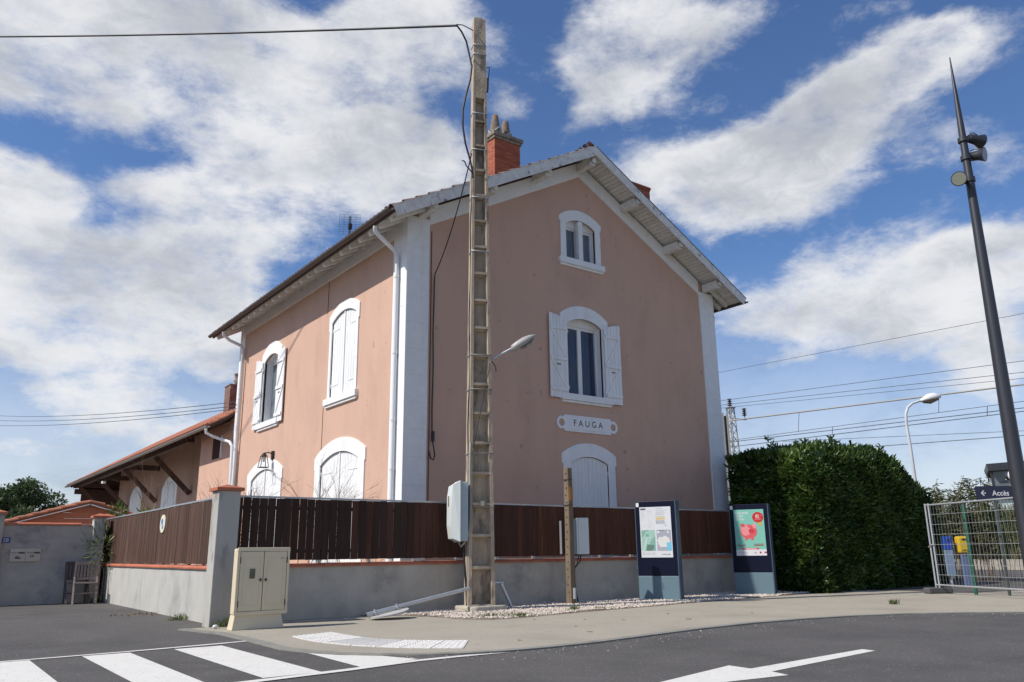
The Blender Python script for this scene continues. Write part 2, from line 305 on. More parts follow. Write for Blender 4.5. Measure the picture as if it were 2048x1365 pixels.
# ---------------------------------------------------------------- ground
M_ground = mat('dry_ground', (.17,.15,.10), .95, var=.3, scale=.6, bump=.5, col2=(.09,.11,.04), c2scale=.5)
M_asph = mat('asphalt', (.104,.095,.088), .92, var=.16, scale=1.1, bump=.9, bscale=170, speck=(.26,.25,.24), spscale=85, spth=.018, col2=(.080,.073,.068), c2scale=.45, c2lo=.42, c2hi=.66, spot=((.060,.054,.050),1.7,.68,.80))
M_pave = mat('sandy_concrete_pavement', (.375,.335,.265), .95, var=.10, scale=1.6, bump=.5, bscale=110, speck=(.20,.18,.15), spscale=120, spth=.05, col2=(.30,.265,.21), c2scale=.8, c2lo=.46, c2hi=.70, spot=((.20,.175,.14),2.6,.68,.78))
M_kerb = mat('grey_kerb_concrete', (.245,.235,.20), .95, var=.16, scale=5, bump=.6, bscale=60, col2=(.16,.15,.13), c2scale=3)
M_paint = mat('worn_white_road_paint', (.70,.67,.61), .8, var=.06, scale=7, bump=.5, bscale=120, speck=(.50,.47,.43), spscale=70, spth=.04, col2=(.55,.52,.47), c2scale=3.5, c2lo=.55, c2hi=.75)
M_gravel = mat('white_gravel', (.58,.50,.425), .9, var=.18, scale=30, rnd=.25, island=True)
M_gravbed = mat('gravel_bed', (.38,.325,.27), .95, var=.35, scale=26, bump=1, bscale=45)
def sheet(name, pts, z, m, label=None):
    o = MB().flat(WF, pts, z).build(name, m, org=(0,0,0)); return tag(o, kind='structure')
ground = sheet('ground', [(-700,-700),(700,-700),(700,700),(-700,700)], -.12, M_ground)
# road: gently tessellated so that it can undulate a little
road = sheet('road', [(-60,-60),(90,-60),(90,60),(-60,60)], -.014, M_asph)
KERB = [(3.62,13.55),(3.86,12.4),(3.87,11.25),(3.84,9.9),(3.97,9.35),(4.15,8.95),(4.44,8.56),(4.8,8.24),(5.2,8.02),(5.7,7.88),(6.3,7.82),(7.12,7.84),(8.2,7.98),(9.34,8.12),(10.6,8.18),(11.77,8.08),(12.8,7.88),(13.78,7.52),(14.7,6.95),(15.6,6.2),(17.2,4.4),(19,2),(22,-3),(27,-12)]
def offs(line, d):
    out = []
    for i, p in enumerate(line):
        a = Vector(line[max(0,i-1)]); b = Vector(line[min(len(line)-1,i+1)]); t = (b-a).normalized(); out.append((p[0]-t.y*d, p[1]+t.x*d))
    return out
inner = offs(KERB, .15)
mb = MB()
for z0, z1, A, B in ((-.08, .004, KERB, inner),):
    for i in range(len(KERB)-1):
        q = [A[i],A[i+1],B[i+1],B[i]]
        mb.hexa([(*q[0],z0),(*q[1],z0),(*q[3],z0),(*q[2],z0),(*q[0],z1),(*q[1],z1),(*q[3],z1),(*q[2],z1)])
tag(mb.build('kerb', M_kerb, org=(0,0,0)), kind='structure')
pav = list(inner) + [(60,-12),(60,11.5),(18.45,12.45),(18.45,15.4),(8.5,15.4),(8.5,14.1),(4.3,14.1),(4.3,13.5)]
sheet('pavement', pav, 0, M_pave)
YB = [(4.3,13.6),(4.3,60),(60,60),(60,11.5),(18.45,12.45),(18.45,14.15)]
sheet('yard', [(4.3,13.9),(18.6,13.9),(18.6,15.5),(19.5,15.5),(30,15.5),(30,62),(4.3,62)], -.004, mat('yard_gravel', (.42,.38,.31), .95, var=.25, scale=8, bump=.6))
# asphalt of the station forecourt behind the hedge and barrier
sheet('forecourt', [(20.9,9.6),(22.5,9.4),(60,-6),(60,30),(24.5,30),(20.9,11.9)], .004, M_asph)
def pmark(name, pts, lab=None, z=-.010):
    return MB().flat(WF, pts, z).build(name, M_paint, road)
for x0, x1, dx in ((-5.4,-4.88,-.02),(-4.36,-3.84,-.02),(-3.32,-2.8,-.02),(-2.28,-1.76,-.02),(-1.24,-.72,-.02),(-.2,.3,-.02),(.83,1.335,0),(1.86,2.37,.01),(2.87,3.45,.01)):
    pmark('crosswalk_stripe', [(x0+dx,7.80),(x1+dx,7.80),(x1,10.86),(x0,10.86)])
pmark('crosswalk_stripe', [(3.90,7.80),(4.66,8.02),(4.49,8.52),(4.15,8.93),(3.96,9.33)])
pmark('edge_line', [(-8,10.86),(1.3,10.86),(2.4,10.91),(3.5,11.02),(3.855,11.10),(3.855,11.18),(3.5,11.13),(2.4,11.0),(1.3,10.94),(-8,10.94)], z=-.006)
pmark('edge_line', [(-8,7.30),(2.66,7.56),(3.73,7.68),(4.56,7.83),(5.2,7.83),(5.75,7.80),(5.2,7.94),(4.56,7.95),(3.7,7.81),(2.66,7.70),(-8,7.44)], z=-.006)
pmark('arrow_marking', [(4.66,5.06),(6.72,5.51),(6.70,5.235),(8.86,5.37),(8.84,5.20),(6.69,4.99),(6.62,4.76)])
# tactile plates along the kerb
T1 = [(4.5,11.19),(4.46,10.7),(4.48,10.19),(4.62,9.61),(4.78,9.25),(4.95,8.95),(5.2,8.66),(5.49,8.39)]
T2 = [(5.17,11.38),(5.16,10.85),(5.18,10.35),(5.27,9.95),(5.42,9.68),(5.58,9.48),(5.78,9.27),(6.02,9.08)]
M_tact = mat('white_tactile_resin', (.68,.65,.60), .8, var=.08, scale=9, bump=.3, speck=(.4,.36,.3), spscale=60, spth=.05)
tac = tag(thing('tactile_paving', (5.1,9.9,0), 'white studded and ribbed tactile strip curving along the kerb by the crossing', 'tactile paving'), None, None)
for i in range(7):
    a, b, c, d = Vector(T1[i]), Vector(T1[i+1]), Vector(T2[i+1]), Vector(T2[i])
    g = .012; mb = MB()
    def q(s_, t_): return (a*(1-s_)+b*s_)*(1-t_) + (d*(1-s_)+c*s_)*t_
    e0, e1 = q(.02,0), q(.98,0)
    cs = [q(.02,.0), q(.98,.0), q(.02,1.), q(.98,1.)]
    mb.hexa([(*cs[0],0.001),(*cs[1],0.001),(*cs[2],0.001),(*cs[3],0.001),(*cs[0],.008),(*cs[1],.008),(*cs[2],.008),(*cs[3],.008)])
    L = max((b-a).length, (c-d).length)
    if i in (2,3):   # ribbed plates
        n = max(4, int(L/.075))
        for k in range(n):
            s0, s1 = (k+.25)/n, (k+.7)/n
            v = [q(s0,.04),q(s1,.04),q(s0,.96),q(s1,.96)]
            mb.hexa([(*v[0],.005),(*v[1],.005),(*v[2],.005),(*v[3],.005),(*v[0],.012),(*v[1],.012),(*v[2],.012),(*v[3],.012)])
    else:
        n = max(3, int(L/.075)); m = 9
        for k in range(n):
            for j in range(m):
                p = q((k+.5)/n, (j+.5)/m); r0 = .018
                vs = [(p.x+r0*math.cos(h*PI/3), p.y+r0*math.sin(h*PI/3), .008) for h in range(6)] + [(p.x+.6*r0*math.cos(h*PI/3), p.y+.6*r0*math.sin(h*PI/3), .015) for h in range(6)]
                mb.add(vs, [(h,(h+1)%6,(h+1)%6+6,h+6) for h in range(6)] + [tuple(range(6,12))])
    mb.build('plate', M_tact, tac)
# gravel bed
GB = [(6.84,13.97),(7.3,13.5),(7.62,13.2),(7.72,12.7),(7.8,12.0),(8.1,11.55),(8.75,11.5),(10.09,11.72),(11.84,11.86),(13.91,12.05),(16.87,12.2),(18.4,12.4),(18.4,13.97)]
sheet('gravel_bed', GB, .006, M_gravbed)
def inpoly(x, y, P):
    c = False; n = len(P)
    for i in range(n):
        (x1,y1),(x2,y2) = P[i], P[(i+1)%n]
        if (y1 > y) != (y2 > y) and x < (x2-x1)*(y-y1)/(y2-y1)+x1: c = not c
    return c
def pebbles(name, gen, N, r0, r1, m):
    P = np.array([(1,0,0),(-1,0,0),(0,1,0),(0,-1,0),(0,0,1),(0,0,-1)], float)
    F = np.array([(0,2,4),(2,1,4),(1,3,4),(3,0,4),(2,0,5),(1,2,5),(3,1,5),(0,3,5)])
    vs = []; fs = []
    for i in range(N):
        x, y, z = gen()
        r = random.uniform(r0, r1); a = random.uniform(0,PI); c, s_ = math.cos(a), math.sin(a)
        q = P*np.array([r*random.uniform(.8,1.3), r*random.uniform(.7,1.1), r*random.uniform(.5,.8)]) + rng.normal(0, r*.18, (6,3))
        q = q @ np.array([[c,s_,0],[-s_,c,0],[0,0,1]]) + np.array([x,y,z]); vs.append(q); fs.append(F+6*i)
    V = np.concatenate(vs); Fa = np.concatenate(fs)
    me = bpy.data.meshes.new(name); me.from_pydata(V.tolist(), [], Fa.tolist()); me.materials.append(m)
    o = bpy.data.objects.new(name, me); COL.objects.link(o); return tag(o, kind='stuff')
def gg():
    while True:
        x, y = random.uniform(6.8,18.4), random.uniform(11.45,13.97)
        if inpoly(x, y, GB): return x, y, .012+random.uniform(0,.018)+.02*max(0,noise.noise(Vector((x*1.3,y*2,0))))
pebbles('gravel', gg, 15000, .012, .027, M_gravel)
def gs():
    i = random.randrange(5, 20); t = random.random(); a, b = KERB[i], KERB[i+1]
    d = abs(random.gauss(0,.35)); x = a[0]+(b[0]-a[0])*t; y = a[1]+(b[1]-a[1])*t - d
    return x, y, -.012
pebbles('loose_grit', gs, 260, .003, .009, M_gravel)

# ---------------------------------------------------------------- station house
HX0, HX1, HY0, HY1 = 8.6, 19.5, 15.6, 27.4
RX, RZ, SL = 14.05, 12.0, .544                 # ridge position, ridge height of the roof deck, slope
EX0, EX1, RY0, RY1 = 7.8, 20.2, 14.85, 28.2    # eaves and verges
def roofz(x): return RZ - SL*abs(x-RX)
house = thing('station_house', (14.05,21.5,0), 'two storey pink rendered station house with white quoins and gabled roof', 'house')
GF = Fr((0,HY0,0),(1,0,0),(0,0,1),(0,-1,0))         # gable wall frame
LF = Fr((HX0,0,0),(0,-1,0),(0,0,1),(-1,0,0))        # left wall frame: a = -Y
def arch(c, h, spring, crown, n=14):                 # points left to right over an arch
    rise = crown-spring; rad = (h*h+rise*rise)/(2*rise); cy = crown-rad; a0 = math.asin(min(1,h/rad))
    return [(c+rad*math.sin(-a0+2*a0*i/n), cy+rad*math.cos(-a0+2*a0*i/n)) for i in range(n+1)]
def hole(c, h, b, spring, crown): return [(c-h,b)] + arch(c,h,spring,crown) + [(c+h,b)]
# (frame, centre, half opening, bottom, spring, crown, half outer, shoulder, outer crown, shoulder drop, kind)
WIN = [(GF, 14.04, .54, 8.84, 9.86, 10.04, .78, 10.05, 10.34, .13, 'attic'),
       (GF, 14.06, .625, 5.06, 6.99, 7.17, .86, 7.22, 7.53, .3, 'open'),
       (GF, 14.08, .66, .25, 3.27, 3.45, .94, 3.5, 3.8, .25, 'closed'),
       (LF, -24.2, .62, 5.08, 7.04, 7.22, .86, 7.30, 7.62, .3, 'open'),
       (LF, -18.93, .74, 5.06, 7.14, 7.35, .92, 7.34, 7.62, .4, 'closed'),
       (LF, -18.9, 1.13, .25, 3.33, 3.60, 1.50, 3.55, 3.95, .3, 'closed'),
       (LF, -24.22, 1.13, .25, 3.33, 3.60, 1.50, 3.53, 3.93, .3, 'closed')]
TH = .38
gab = [(HX0+.002,0),(HX1-.002,0),(HX1-.002,roofz(HX1)-.14),(RX,RZ-.14),(HX0+.002,roofz(HX0)-.14)]
MB().prism(GF, gab, -TH, 0, [hole(w[1],w[2],w[3],w[4],w[5]) for w in WIN if w[0] is GF]).build('wall', M_pink, house)
lw = [(-HY1,0),(-HY0-TH-.001,0),(-HY0-TH-.001,roofz(HX0)-.145),(-HY1,roofz(HX0)-.145)]
MB().prism(LF, lw, -TH, 0, [hole(w[1],w[2],w[3],w[4],w[5]) for w in WIN if w[0] is LF]).build('wall', M_pink, house)
mb = MB(); mb.box(WF, HX1-TH, HX1, HY0+TH+.001, HY1, 0, roofz(HX1)-.145); mb.build('wall', M_pink, house)
BF = Fr((0,HY1,0),(1,0,0),(0,0,1),(0,-1,0))
MB().prism(BF, [(HX0+TH+.001,0),(HX1-TH-.001,0),(HX1-TH-.001,roofz(HX1-TH)-.15),(RX,RZ-.15),(HX0+TH+.001,roofz(HX0+TH)-.15)], 0, TH).build('wall', M_pink, house)
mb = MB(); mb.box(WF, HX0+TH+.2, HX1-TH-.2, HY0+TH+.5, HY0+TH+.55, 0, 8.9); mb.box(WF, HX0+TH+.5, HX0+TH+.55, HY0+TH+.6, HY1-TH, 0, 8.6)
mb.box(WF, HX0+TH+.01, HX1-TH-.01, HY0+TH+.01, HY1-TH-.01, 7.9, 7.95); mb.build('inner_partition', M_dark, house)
def curtain(fr, a0, a1, b0, b1, c, m, par):
    n = 40; vs = []; fs = []
    for i in range(n+1):
        a = a0+(a1-a0)*i/n; d = c+.009*math.sin(i*.9)+.004*math.sin(i*2.3)
        vs += [fr.p(a,b0,d), fr.p(a,b1,d)]
        if i: k = 2*i; fs.append((k-2,k,k+1,k-1))
    return MB().add(vs, fs, True).build('curtain', m, par)
def leaf(fr, a0, a1, b0, tops, c0, par, ledges=True, n=5, back=False, flip=False, hinge=None):
    """plank shutter leaf; tops(a) gives the top height"""
    mb = MB(); w = (a1-a0)/n
    for i in range(n):
        x0, x1 = a0+w*i+.004, a0+w*(i+1)-.004
        mb.prism(fr, [(x0,b0),(x1,b0),(x1,tops(x1)),((x0+x1)/2,tops((x0+x1)/2)),(x0,tops(x0))], c0, c0+.028)
    mb.box(fr, a0+.003, a1-.003, b0+.005, min(tops(a0+.01),tops(a1-.01))-.01, c0+.002, c0+.02)
    o = mb.build('shutter', M_shut, par)
    return o
def openings():
    for fr, c, h, b, sp, cr, ho, shd, cro, drop, kind in WIN:
        w = thing_part('window')
        lowerh = ho-.045
        outer = [(c-lowerh,b)] + [(c-lowerh,shd-drop),(c-ho,shd-drop)] + arch(c,ho,shd,cro) + [(c+ho,shd-drop),(c+lowerh,shd-drop),(c+lowerh,b)] + [(c+h,b)] + list(reversed(arch(c,h,sp,cr))) + [(c-h,b)]
        MB().prism(fr, outer, -.06, .032).build('surround', M_white, w, bevel=.006)
        # reveal lining
        rv = hole(c,h-.004,b,sp-.002,cr-.004); ro = hole(c,h+.06,b,sp,cr+.06)
        MB().prism(fr, ro, -TH-.01, -.061, [[(x,y+.0005) for x,y in rv]]).build('reveal', M_white, w)
        if kind != 'closed' or b > 1:
            mb = MB(); mb.box(fr, c-lowerh-.09, c+lowerh+.09, b-.17, b-.0, -.3, .10); mb.box(fr, c-lowerh-.05, c+lowerh+.05, b-.235, b-.172, -.02, .06)
            mb.build('sill', M_white, w, bevel=.008)
        top = arch(c,h,sp,cr,24)
        def topf(a, top=top, k=.012):
            for (x0,y0),(x1,y1) in zip(top, top[1:]):
                if x0-1e-6 <= a <= x1+1e-6: return y0+(y1-y0)*(a-x0)/(x1-x0)-k
            return sp-k
        if kind == 'closed':
            for s_ in (-1, 1):
                a0, a1 = (c-h+.008, c-.006) if s_ < 0 else (c+.006, c+h-.008)
                leaf(fr, a0, a1, b+.01, topf, -.05, w, n=5 if h < .9 else 7)
                hi = MB()
                xs = (a0-.03, a0+(a1-a0)*.55) if s_ < 0 else (a1-(a1-a0)*.55, a1+.03)
                for hz_ in (b+.28*(sp-b)*.5+.05, sp-.22):
                    hi.box(fr, xs[0], xs[1], hz_-.016, hz_+.016, -.021, -.012)
                    hx = a0-.012 if s_ < 0 else a1+.012
                    hi.cyl(fr.p(hx,hz_-.05,-.012), fr.p(hx,hz_+.05,-.012), .017, n=8)
                hi.build('hinge', M_shut if fr is GF or h > .9 else M_shut, w)
            MB().box(fr, c-.03, c+.03, b+.01, cr-.03, -.021, .004).build('cover_strip', M_shut, w)
        else:
            cz = -.22 if kind == 'open' else -.16
            fo = hole(c, h-.006, b+.002, sp-.22 if kind == 'open' else sp-.1, (sp-.21 if kind == 'open' else sp-.09))
            t = sp+.0 if kind == 'open' else sp-.02
            fw = .05 if kind == 'open' else .035
            # board above the frame
            MB().prism(fr, [(c-h,t)]+arch(c,h,sp,cr)+[(c+h,t)], cz-.05, cz+.03).build('shutter_box', M_white, w)
            mb = MB(); mb.box(fr, c-h, c-h+fw, b+.002, t-.001, cz-.06, cz); mb.box(fr, c+h-fw, c+h, b+.002, t-.001, cz-.06, cz)
            mb.box(fr, c-h+fw, c+h-fw, b+.002, b+.07, cz-.06, cz); mb.box(fr, c-h+fw, c+h-fw, t-.07, t-.001, cz-.06, cz)
            mb.box(fr, c-.065, c+.065, b+.07, t-.07, cz-.055, cz+.012)
            mb.build('frame', M_shut, w, bevel=.004)
            for a0, a1 in ((c-h+fw, c-.065), (c+.065, c+h-fw)):
                MB().box(fr, a0, a1, b+.07, t-.07, cz-.035, cz-.028).build('pane', M_glass, w)
            for a0, a1 in ((c-h+fw, c-.065), (c+.065, c+h-fw)): curtain(fr, a0, a1, b+.06, t-.06, cz-.052, M_curtain_b if (kind == 'open' and fr is GF) else M_curtain_g, w)
            if kind == 'attic':
                MB().box(fr, c-.08, c+.08, b-.0, cr-.02, -.11, .02).build('mullion', M_white, w, bevel=.006)
            else:
                for s_ in (-1, 1):   # leaves folded back on the wall
                    wdt = .60
                    a0, a1 = (c-h-.045-wdt, c-h-.045+.0) if s_ < 0 else (c+h+.045, c+h+.045+wdt)
                    c0 = .05
                    def tf(a, s_=s_): 
                        d = abs(a-(c-h-.045)) if s_ < 0 else abs(a-(c+h+.045))
                        return sp+.02+ .16*(d/wdt) + .05*math.sin(min(1,d/wdt)*PI)*.6
                    bb = b-.14 if True else b
                    leaf(fr, a0, a1, bb, tf, c0, w, n=5)
                    lg = MB(); H_ = sp-bb
                    zs = [bb+.22, bb+H_*.50, bb+H_*.90]
                    for zc in zs: lg.box(fr, a0+.02, a1-.02, zc-.045, zc+.045, c0+.0285, c0+.058)
                    for z0, z1 in ((zs[0],zs[1]),(zs[1],zs[2])):
                        xa, xb = (a1-.06, a0+.06) if s_ < 0 else (a0+.06, a1-.06)
                        wv = .038
                        lg.prism(fr, [(xa-wv,z0+.046),(xa+wv,z0+.046),(xb+wv,z1-.046),(xb-wv,z1-.046)], c0+.0285, c0+.05)
                    lg.build('ledge', M_shut, w)
                    hi = MB()
                    hx = a1+.01 if s_ < 0 else a0-.01
                    for zc in (bb+.3, sp-.25): hi.cyl(fr.p(hx,zc-.06,.06), fr.p(hx,zc+.06,.06), .02, n=8); hi.box(fr, hx-.05, hx+.05, zc-.02, zc+.02, .032, .052)
                    hi.build('hinge', M_shut, w)
                    MB().box(fr, (a0+a1)/2-.07, (a0+a1)/2+.05, zs[1]-.17, zs[1]-.145, c0+.029, c0+.04).build('latch', M_iron, w)
def thing_part(name):
    o = bpy.data.objects.new(name, None); COL.objects.link(o); o.parent = house; o.empty_display_size = .1
    ORG[o.name] = ORG[house.name]; return o
openings()
# quoins as stacked blocks
def quoin(fr, a0, a1, z1, nm='quoin'):
    z = .05; i = 0
    while z < z1-.05:
        zz = min(z+.62, z1)
        MB().box(fr, a0, a1, z+.0012, zz-.0012, -.01, .035).build(nm, M_white, house); z = zz
quoin(GF, HX0-.035, HX0+.57, roofz(HX0)-.16); quoin(GF, HX1-.62, HX1+.035, roofz(HX1)-.17)
quoin(LF, -HY0-.62, -HY0-.012, roofz(HX0)-.16); quoin(LF, -HY1, -HY1+.48, roofz(HX0)-.16)
# white band under the roof
def bandpts(x0, x1, t0, t1): return [(x0,roofz(x0)-t0),(x0,roofz(x0)-t1),(RX,RZ-t1),(x1,roofz(x1)-t1),(x1,roofz(x1)-t0),(RX,RZ-t0)]
MB().prism(GF, bandpts(HX0+.572,HX1-.622,.60,.165), -.01, .031).build('band', M_white, house)
MB().box(LF, -HY1+.482, -HY0-.622, 8.46, roofz(HX0)-.165, -.01, .033).build('band', M_white, house)
# thin control joint and cable on left wall
MB().box(LF, -20.06,-20.05, 2.0, 4.9, 0, .012).build('cable', M_rust, house)
MB().box(LF, -20.06,-20.05, 7.5, 8.45, 0, .012).build('cable', M_rust, house)
MB().box(GF, 9.235,9.25, 2.2, 8.6, 0, .015).build('cable', M_rust, house)
# roof deck
def slopeframe(side):
    # a along Y, b up the slope, c outwards; origin at eave
    n = math.hypot(1, SL)
    if side < 0: return Fr((EX0,0,roofz(EX0)), (0,1,0), (1/n,0,SL/n), (-SL/n,0,1/n)), (RX-EX0)*n
    return Fr((EX1,0,roofz(EX1)), (0,1,0), (-1/n,0,SL/n), (SL/n,0,1/n)), (EX1-RX)*n
M_deck = mat('roof_deck_boards', (.40,.38,.34), .9, var=.2, scale=6)
for side in (-1, 1):
    fr, Ls = slopeframe(side)
    MB().box(fr, RY0+.8, RY1, .0, Ls, -.075, -.03).build('roof_deck', M_deck, house)
    # soffit boards of the front overhang, one by one
    w = .128; n = int(Ls/w); me = None
    mbb = MB().box(Fr((0,0,0),fr.u,fr.v,fr.w), 0, .80, .0, w-.010, -.06, -.035); me = mesh_of(mbb, M_whitewood)
    for i in range(n): share(me, 'soffit_board', fr.p(RY0+.02, .01+i*w, random.uniform(-.004,.002)), house)
    # rafters of the long eave
    if side < 0:
        mbb = MB().box(Fr((0,0,0),fr.u,fr.v,fr.w), -.045, .045, .03, 1.02, -.235, -.076); me = mesh_of(mbb, M_whitewood)
        for i in range(25): share(me, 'rafter', fr.p(RY0+.35+i*.53, 0, 0), house)
    else:
        mbb = MB().box(Fr((0,0,0),fr.u,fr.v,fr.w), -.04, .04, .05, 1.0, -.20, -.076); me = mesh_of(mbb, M_whitewood)
        for i in range(24): share(me, 'rafter', fr.p(RY0+.9+i*.53, 0, 0), house)
    # barge board
    mb = MB(); seg = 4
    for i in range(seg):
        mb2 = MB().box(fr, RY0-.03, RY0+.0, Ls*i/seg+.003, Ls*(i+1)/seg-.003, -.215, .035); mb2.build('barge_board', M_barge, house)
    MB().box(fr, RY0-.045, RY0+.02, 0, Ls, .036, .05).build('verge_flashing', M_slate if side > 0 else M_barge, house)
    # eave fascia + gutter
    MB().box(fr, RY0, RY1, -.02, .012, -.12, -.0).build('fascia', M_gutter, house)
    x = EX0-.07 if side < 0 else EX1+.07; z = roofz(EX0 if side < 0 else EX1)-.03
    g = MB(); prof = [(.075*math.cos(a), .075*math.sin(a)) for a in [PI+PI*k/8 for k in range(9)]]
    prof2 = [(.068*math.cos(a), .068*math.sin(a)) for a in [2*PI-PI*k/8 for k in range(9)]]
    pr = prof+prof2
    g.prism(Fr((x,0,z),(1,0,0),(0,0,1),(0,-1,0)), pr, -RY1, -RY0+.02); g.build('gutter', M_gutter, house)
    # tile covers: front verge column built tile by tile, the field joined
    tl = .38; nt_ = int(Ls/tl)+1
    def cover(mb, fr, a, b0, b1, r=.085, lift=0.):
        n = 6; vs = []
        for b_, rr, cc in ((b0, r, lift+.03), (b1, r*.8, lift)):
            for k in range(n+1):
                th = PI*k/n; vs.append(fr.p(a+rr*math.cos(th), b_, cc+rr*.75*math.sin(th)))
            for k in range(n+1):
                th = PI*k/n; vs.append(fr.p(a+(rr-.015)*math.cos(th), b_, cc+(rr-.015)*.75*math.sin(th)))
        m = 2*(n+1); fs = []
        for k in range(n): fs += [(k,k+1,m+k+1,m+k), (n+1+k,m+n+1+k,m+n+2+k,n+2+k), (k,n+1+k,n+2+k,k+1)]
        mb.add(vs, fs, False)
    z0f = Fr((0,0,0),fr.u,fr.v,fr.w); mbb = MB(); cover(mbb, z0f, 0, 0, tl+.05); me = mesh_of(mbb, M_tileold)
    for col in range(2):
        for i in range(nt_):
            share(me, 'roof_tile', fr.p(RY0+.06+col*.19, i*tl-.03, random.uniform(-.008,.008)+.012), house)
    mb = MB(); ncol = int((RY1-RY0-.4)/.19)
    for c_ in range(ncol):
        a = RY0+.06+.38+c_*.19; j = random.uniform(-.02,.02)
        for i in range(nt_): cover(mb, fr, a, i*tl-.03+j, i*tl+tl+.02+j)
    o = mb.build('roof_tiles', M_tileold, house); o['kind'] = 'stuff'
    MB().box(fr, RY0+.02, RY1, 0, Ls, -.029, .012).build('tile_bed', M_tileold, house)
mb = MB()
for i in range(34):
    y = RY0+.12+i*.39; n = 6; vs = []
    for yy, rr in ((y,.13),(y+.43,.115)):
        vs += [(RX+rr*math.cos(PI*k/n), yy, RZ-.045+rr*.8*math.sin(PI*k/n)) for k in range(n+1)]
    mb.add(vs, [(k,k+1,n+2+k,n+1+k) for k in range(n)])
mb.build('ridge_tiles', M_tileold, house)['kind'] = 'stuff'
# purlin ends under the front verge
for x in (8.93, 10.65, 12.42, 14.05, 15.72, 17.45, 19.12):
    z = roofz(x)-.10 - (.03 if abs(x-RX) > .1 else .14)
    mb = MB(); mb.box(WF, x-.085, x+.085, RY0+.13, HY0-.033, z-.24, z); mb.build('purlin', M_whitewood, house, bevel=.01)
    mb = MB(); mb.tube([(x,RY0+.13,z-.12),(x,RY0+.10,z-.12),(x,RY0+.09,z-.12),(x,RY0+.045,z-.12)], [.05,.05,.08,.075], 10); mb.build('purlin_finial', M_whitewood, house)
# corner bracket at right eave
fr, Ls = slopeframe(1)
MB().box(fr, HY0-.2, HY0-.1, .1, .95, -.20, -.08).build('rafter', M_whitewood, house)
# downpipes
def pipe(pts, r=.05, m=M_pvc, par=house, nm='downpipe'): return MB().tube(pts, r, 12).build(nm, m, par)
pipe([(7.75,15.63,8.40),(7.77,15.66,8.30),(7.86,15.68,8.22),(8.2,15.82,8.10),(8.42,15.9,8.02),(8.49,15.92,7.9),(8.50,15.92,7.7),(8.50,15.92,2.2),(8.50,15.92,.1)], .052)
pipe([(7.75,26.72,8.40),(7.78,26.74,8.28),(8.0,26.78,8.14),(8.38,26.8,8.02),(8.48,26.8,7.9),(8.48,26.8,3.8),(8.45,26.78,.1)], .052)
pipe([(20.1,16.05,8.36),(20.08,16.05,8.2),(19.9,16.05,8.1),(19.65,16.05,8.05),(19.58,16.05,7.9),(19.58,16.05,.1)], .05)
for z in (7.4,5.55,4.0,2.9): MB().cyl((8.50,15.92,z-.03),(8.50,15.92,z+.03),.062).build('pipe_clip', M_pvc, house)
for z in (6.2,4.5): MB().cyl((8.48,26.8,z-.03),(8.48,26.8,z+.03),.064).build('pipe_clip', M_pvc, house)
# chimneys
def chimney(x0, x1, y0, y1, z0, z1, capm, capt, over, pots, band=False):
    ch = thing_part('chimney')
    MB().box(WF, x0+.012, x1-.012, y0+.012, y1-.012, z0, z1).build('mortar', M_mortar, ch)
    bl, bh, bt, j = .27, .055, .11, .009; n = int((z1-z0)/(bh+j)); bh = (z1-z0)/n-j
    mx_ = mesh_of(MB().box(WF,0,bl,0,bt,0,bh), M_brick); my_ = mesh_of(MB().box(WF,0,bt,0,bl,0,bh), M_brick)
    for k in range(n):
        z = z0+k*(bh+j)
        for (A0,A1,fx) in ((x0,x1,True),(y0,y1,False)):
            Lw = A1-A0; a = A0 + (0 if k%2 == fx else -.14)
            while a < A1-.01:
                s0 = max(a,A0+(bt+j if (k%2 != fx) else 0)); s1 = min(a+bl, A1)
                if s1-s0 > .03:
                    sc = (s1-s0)/bl; d = random.uniform(-.003,.003)
                    if fx: share(mx_, 'brick', (s0, y0+d, z), ch, scale=(sc,1,1))
                    else: share(my_, 'brick', (x0+d, s0, z), ch, scale=(1,sc,1))
                a += bl+j
    mb = MB(); mb.box(WF, x0-over*.5, x1+over*.5, y0-over*.5, y1+over*.5, z1, z1+capt*.4); mb.box(WF, x0-over, x1+over, y0-over, y1+over, z1+capt*.4, z1+capt)
    mb.build('chimney_cap', capm, ch, bevel=.02)
    if band: MB().box(WF, x0-.012, x1+.012, y0-.012, y1+.012, z0+(z1-z0)*.30, z0+(z1-z0)*.30+.045).build('strap', M_zinc, ch)
    for px_, py_ in pots:
        mb = MB(); z = z1+capt; mb.tube([(px_,py_,z-.02),(px_,py_,z+.05),(px_,py_,z+.60),(px_,py_,z+.72),(px_,py_,z+.76)], [.20,.19,.115,.095,.06], 12); mb.build('chimney_pot', M_pot, ch)
        mb = MB(); mb.tube([(px_+.2*math.cos(t),py_+.2*math.sin(t),z+.16+.12*math.cos(t*2+2.4)) for t in [k*PI/8 for k in range(17)]], .02, 6); mb.build('zinc_collar', M_zinc, ch)
MB().prism(Fr((0,RY0-.04,0),(1,0,0),(0,0,1),(0,-1,0)), [(RX-.2,RZ-.34),(RX-.2,RZ-.08),(RX,RZ+.045),(RX+.2,RZ-.08),(RX+.2,RZ-.34),(RX,RZ-.235)], -.03, -.001).build('barge_board', M_barge, house)
chimney(12.84, 13.82, 18.0, 18.95, 11.0, 13.36, M_cap, .22, .08, [(13.06,18.28),(13.55,18.40)], True)
chimney(17.20, 18.08, 16.62, 17.05, 9.8, 12.44, M_brick, .14, .04, [])
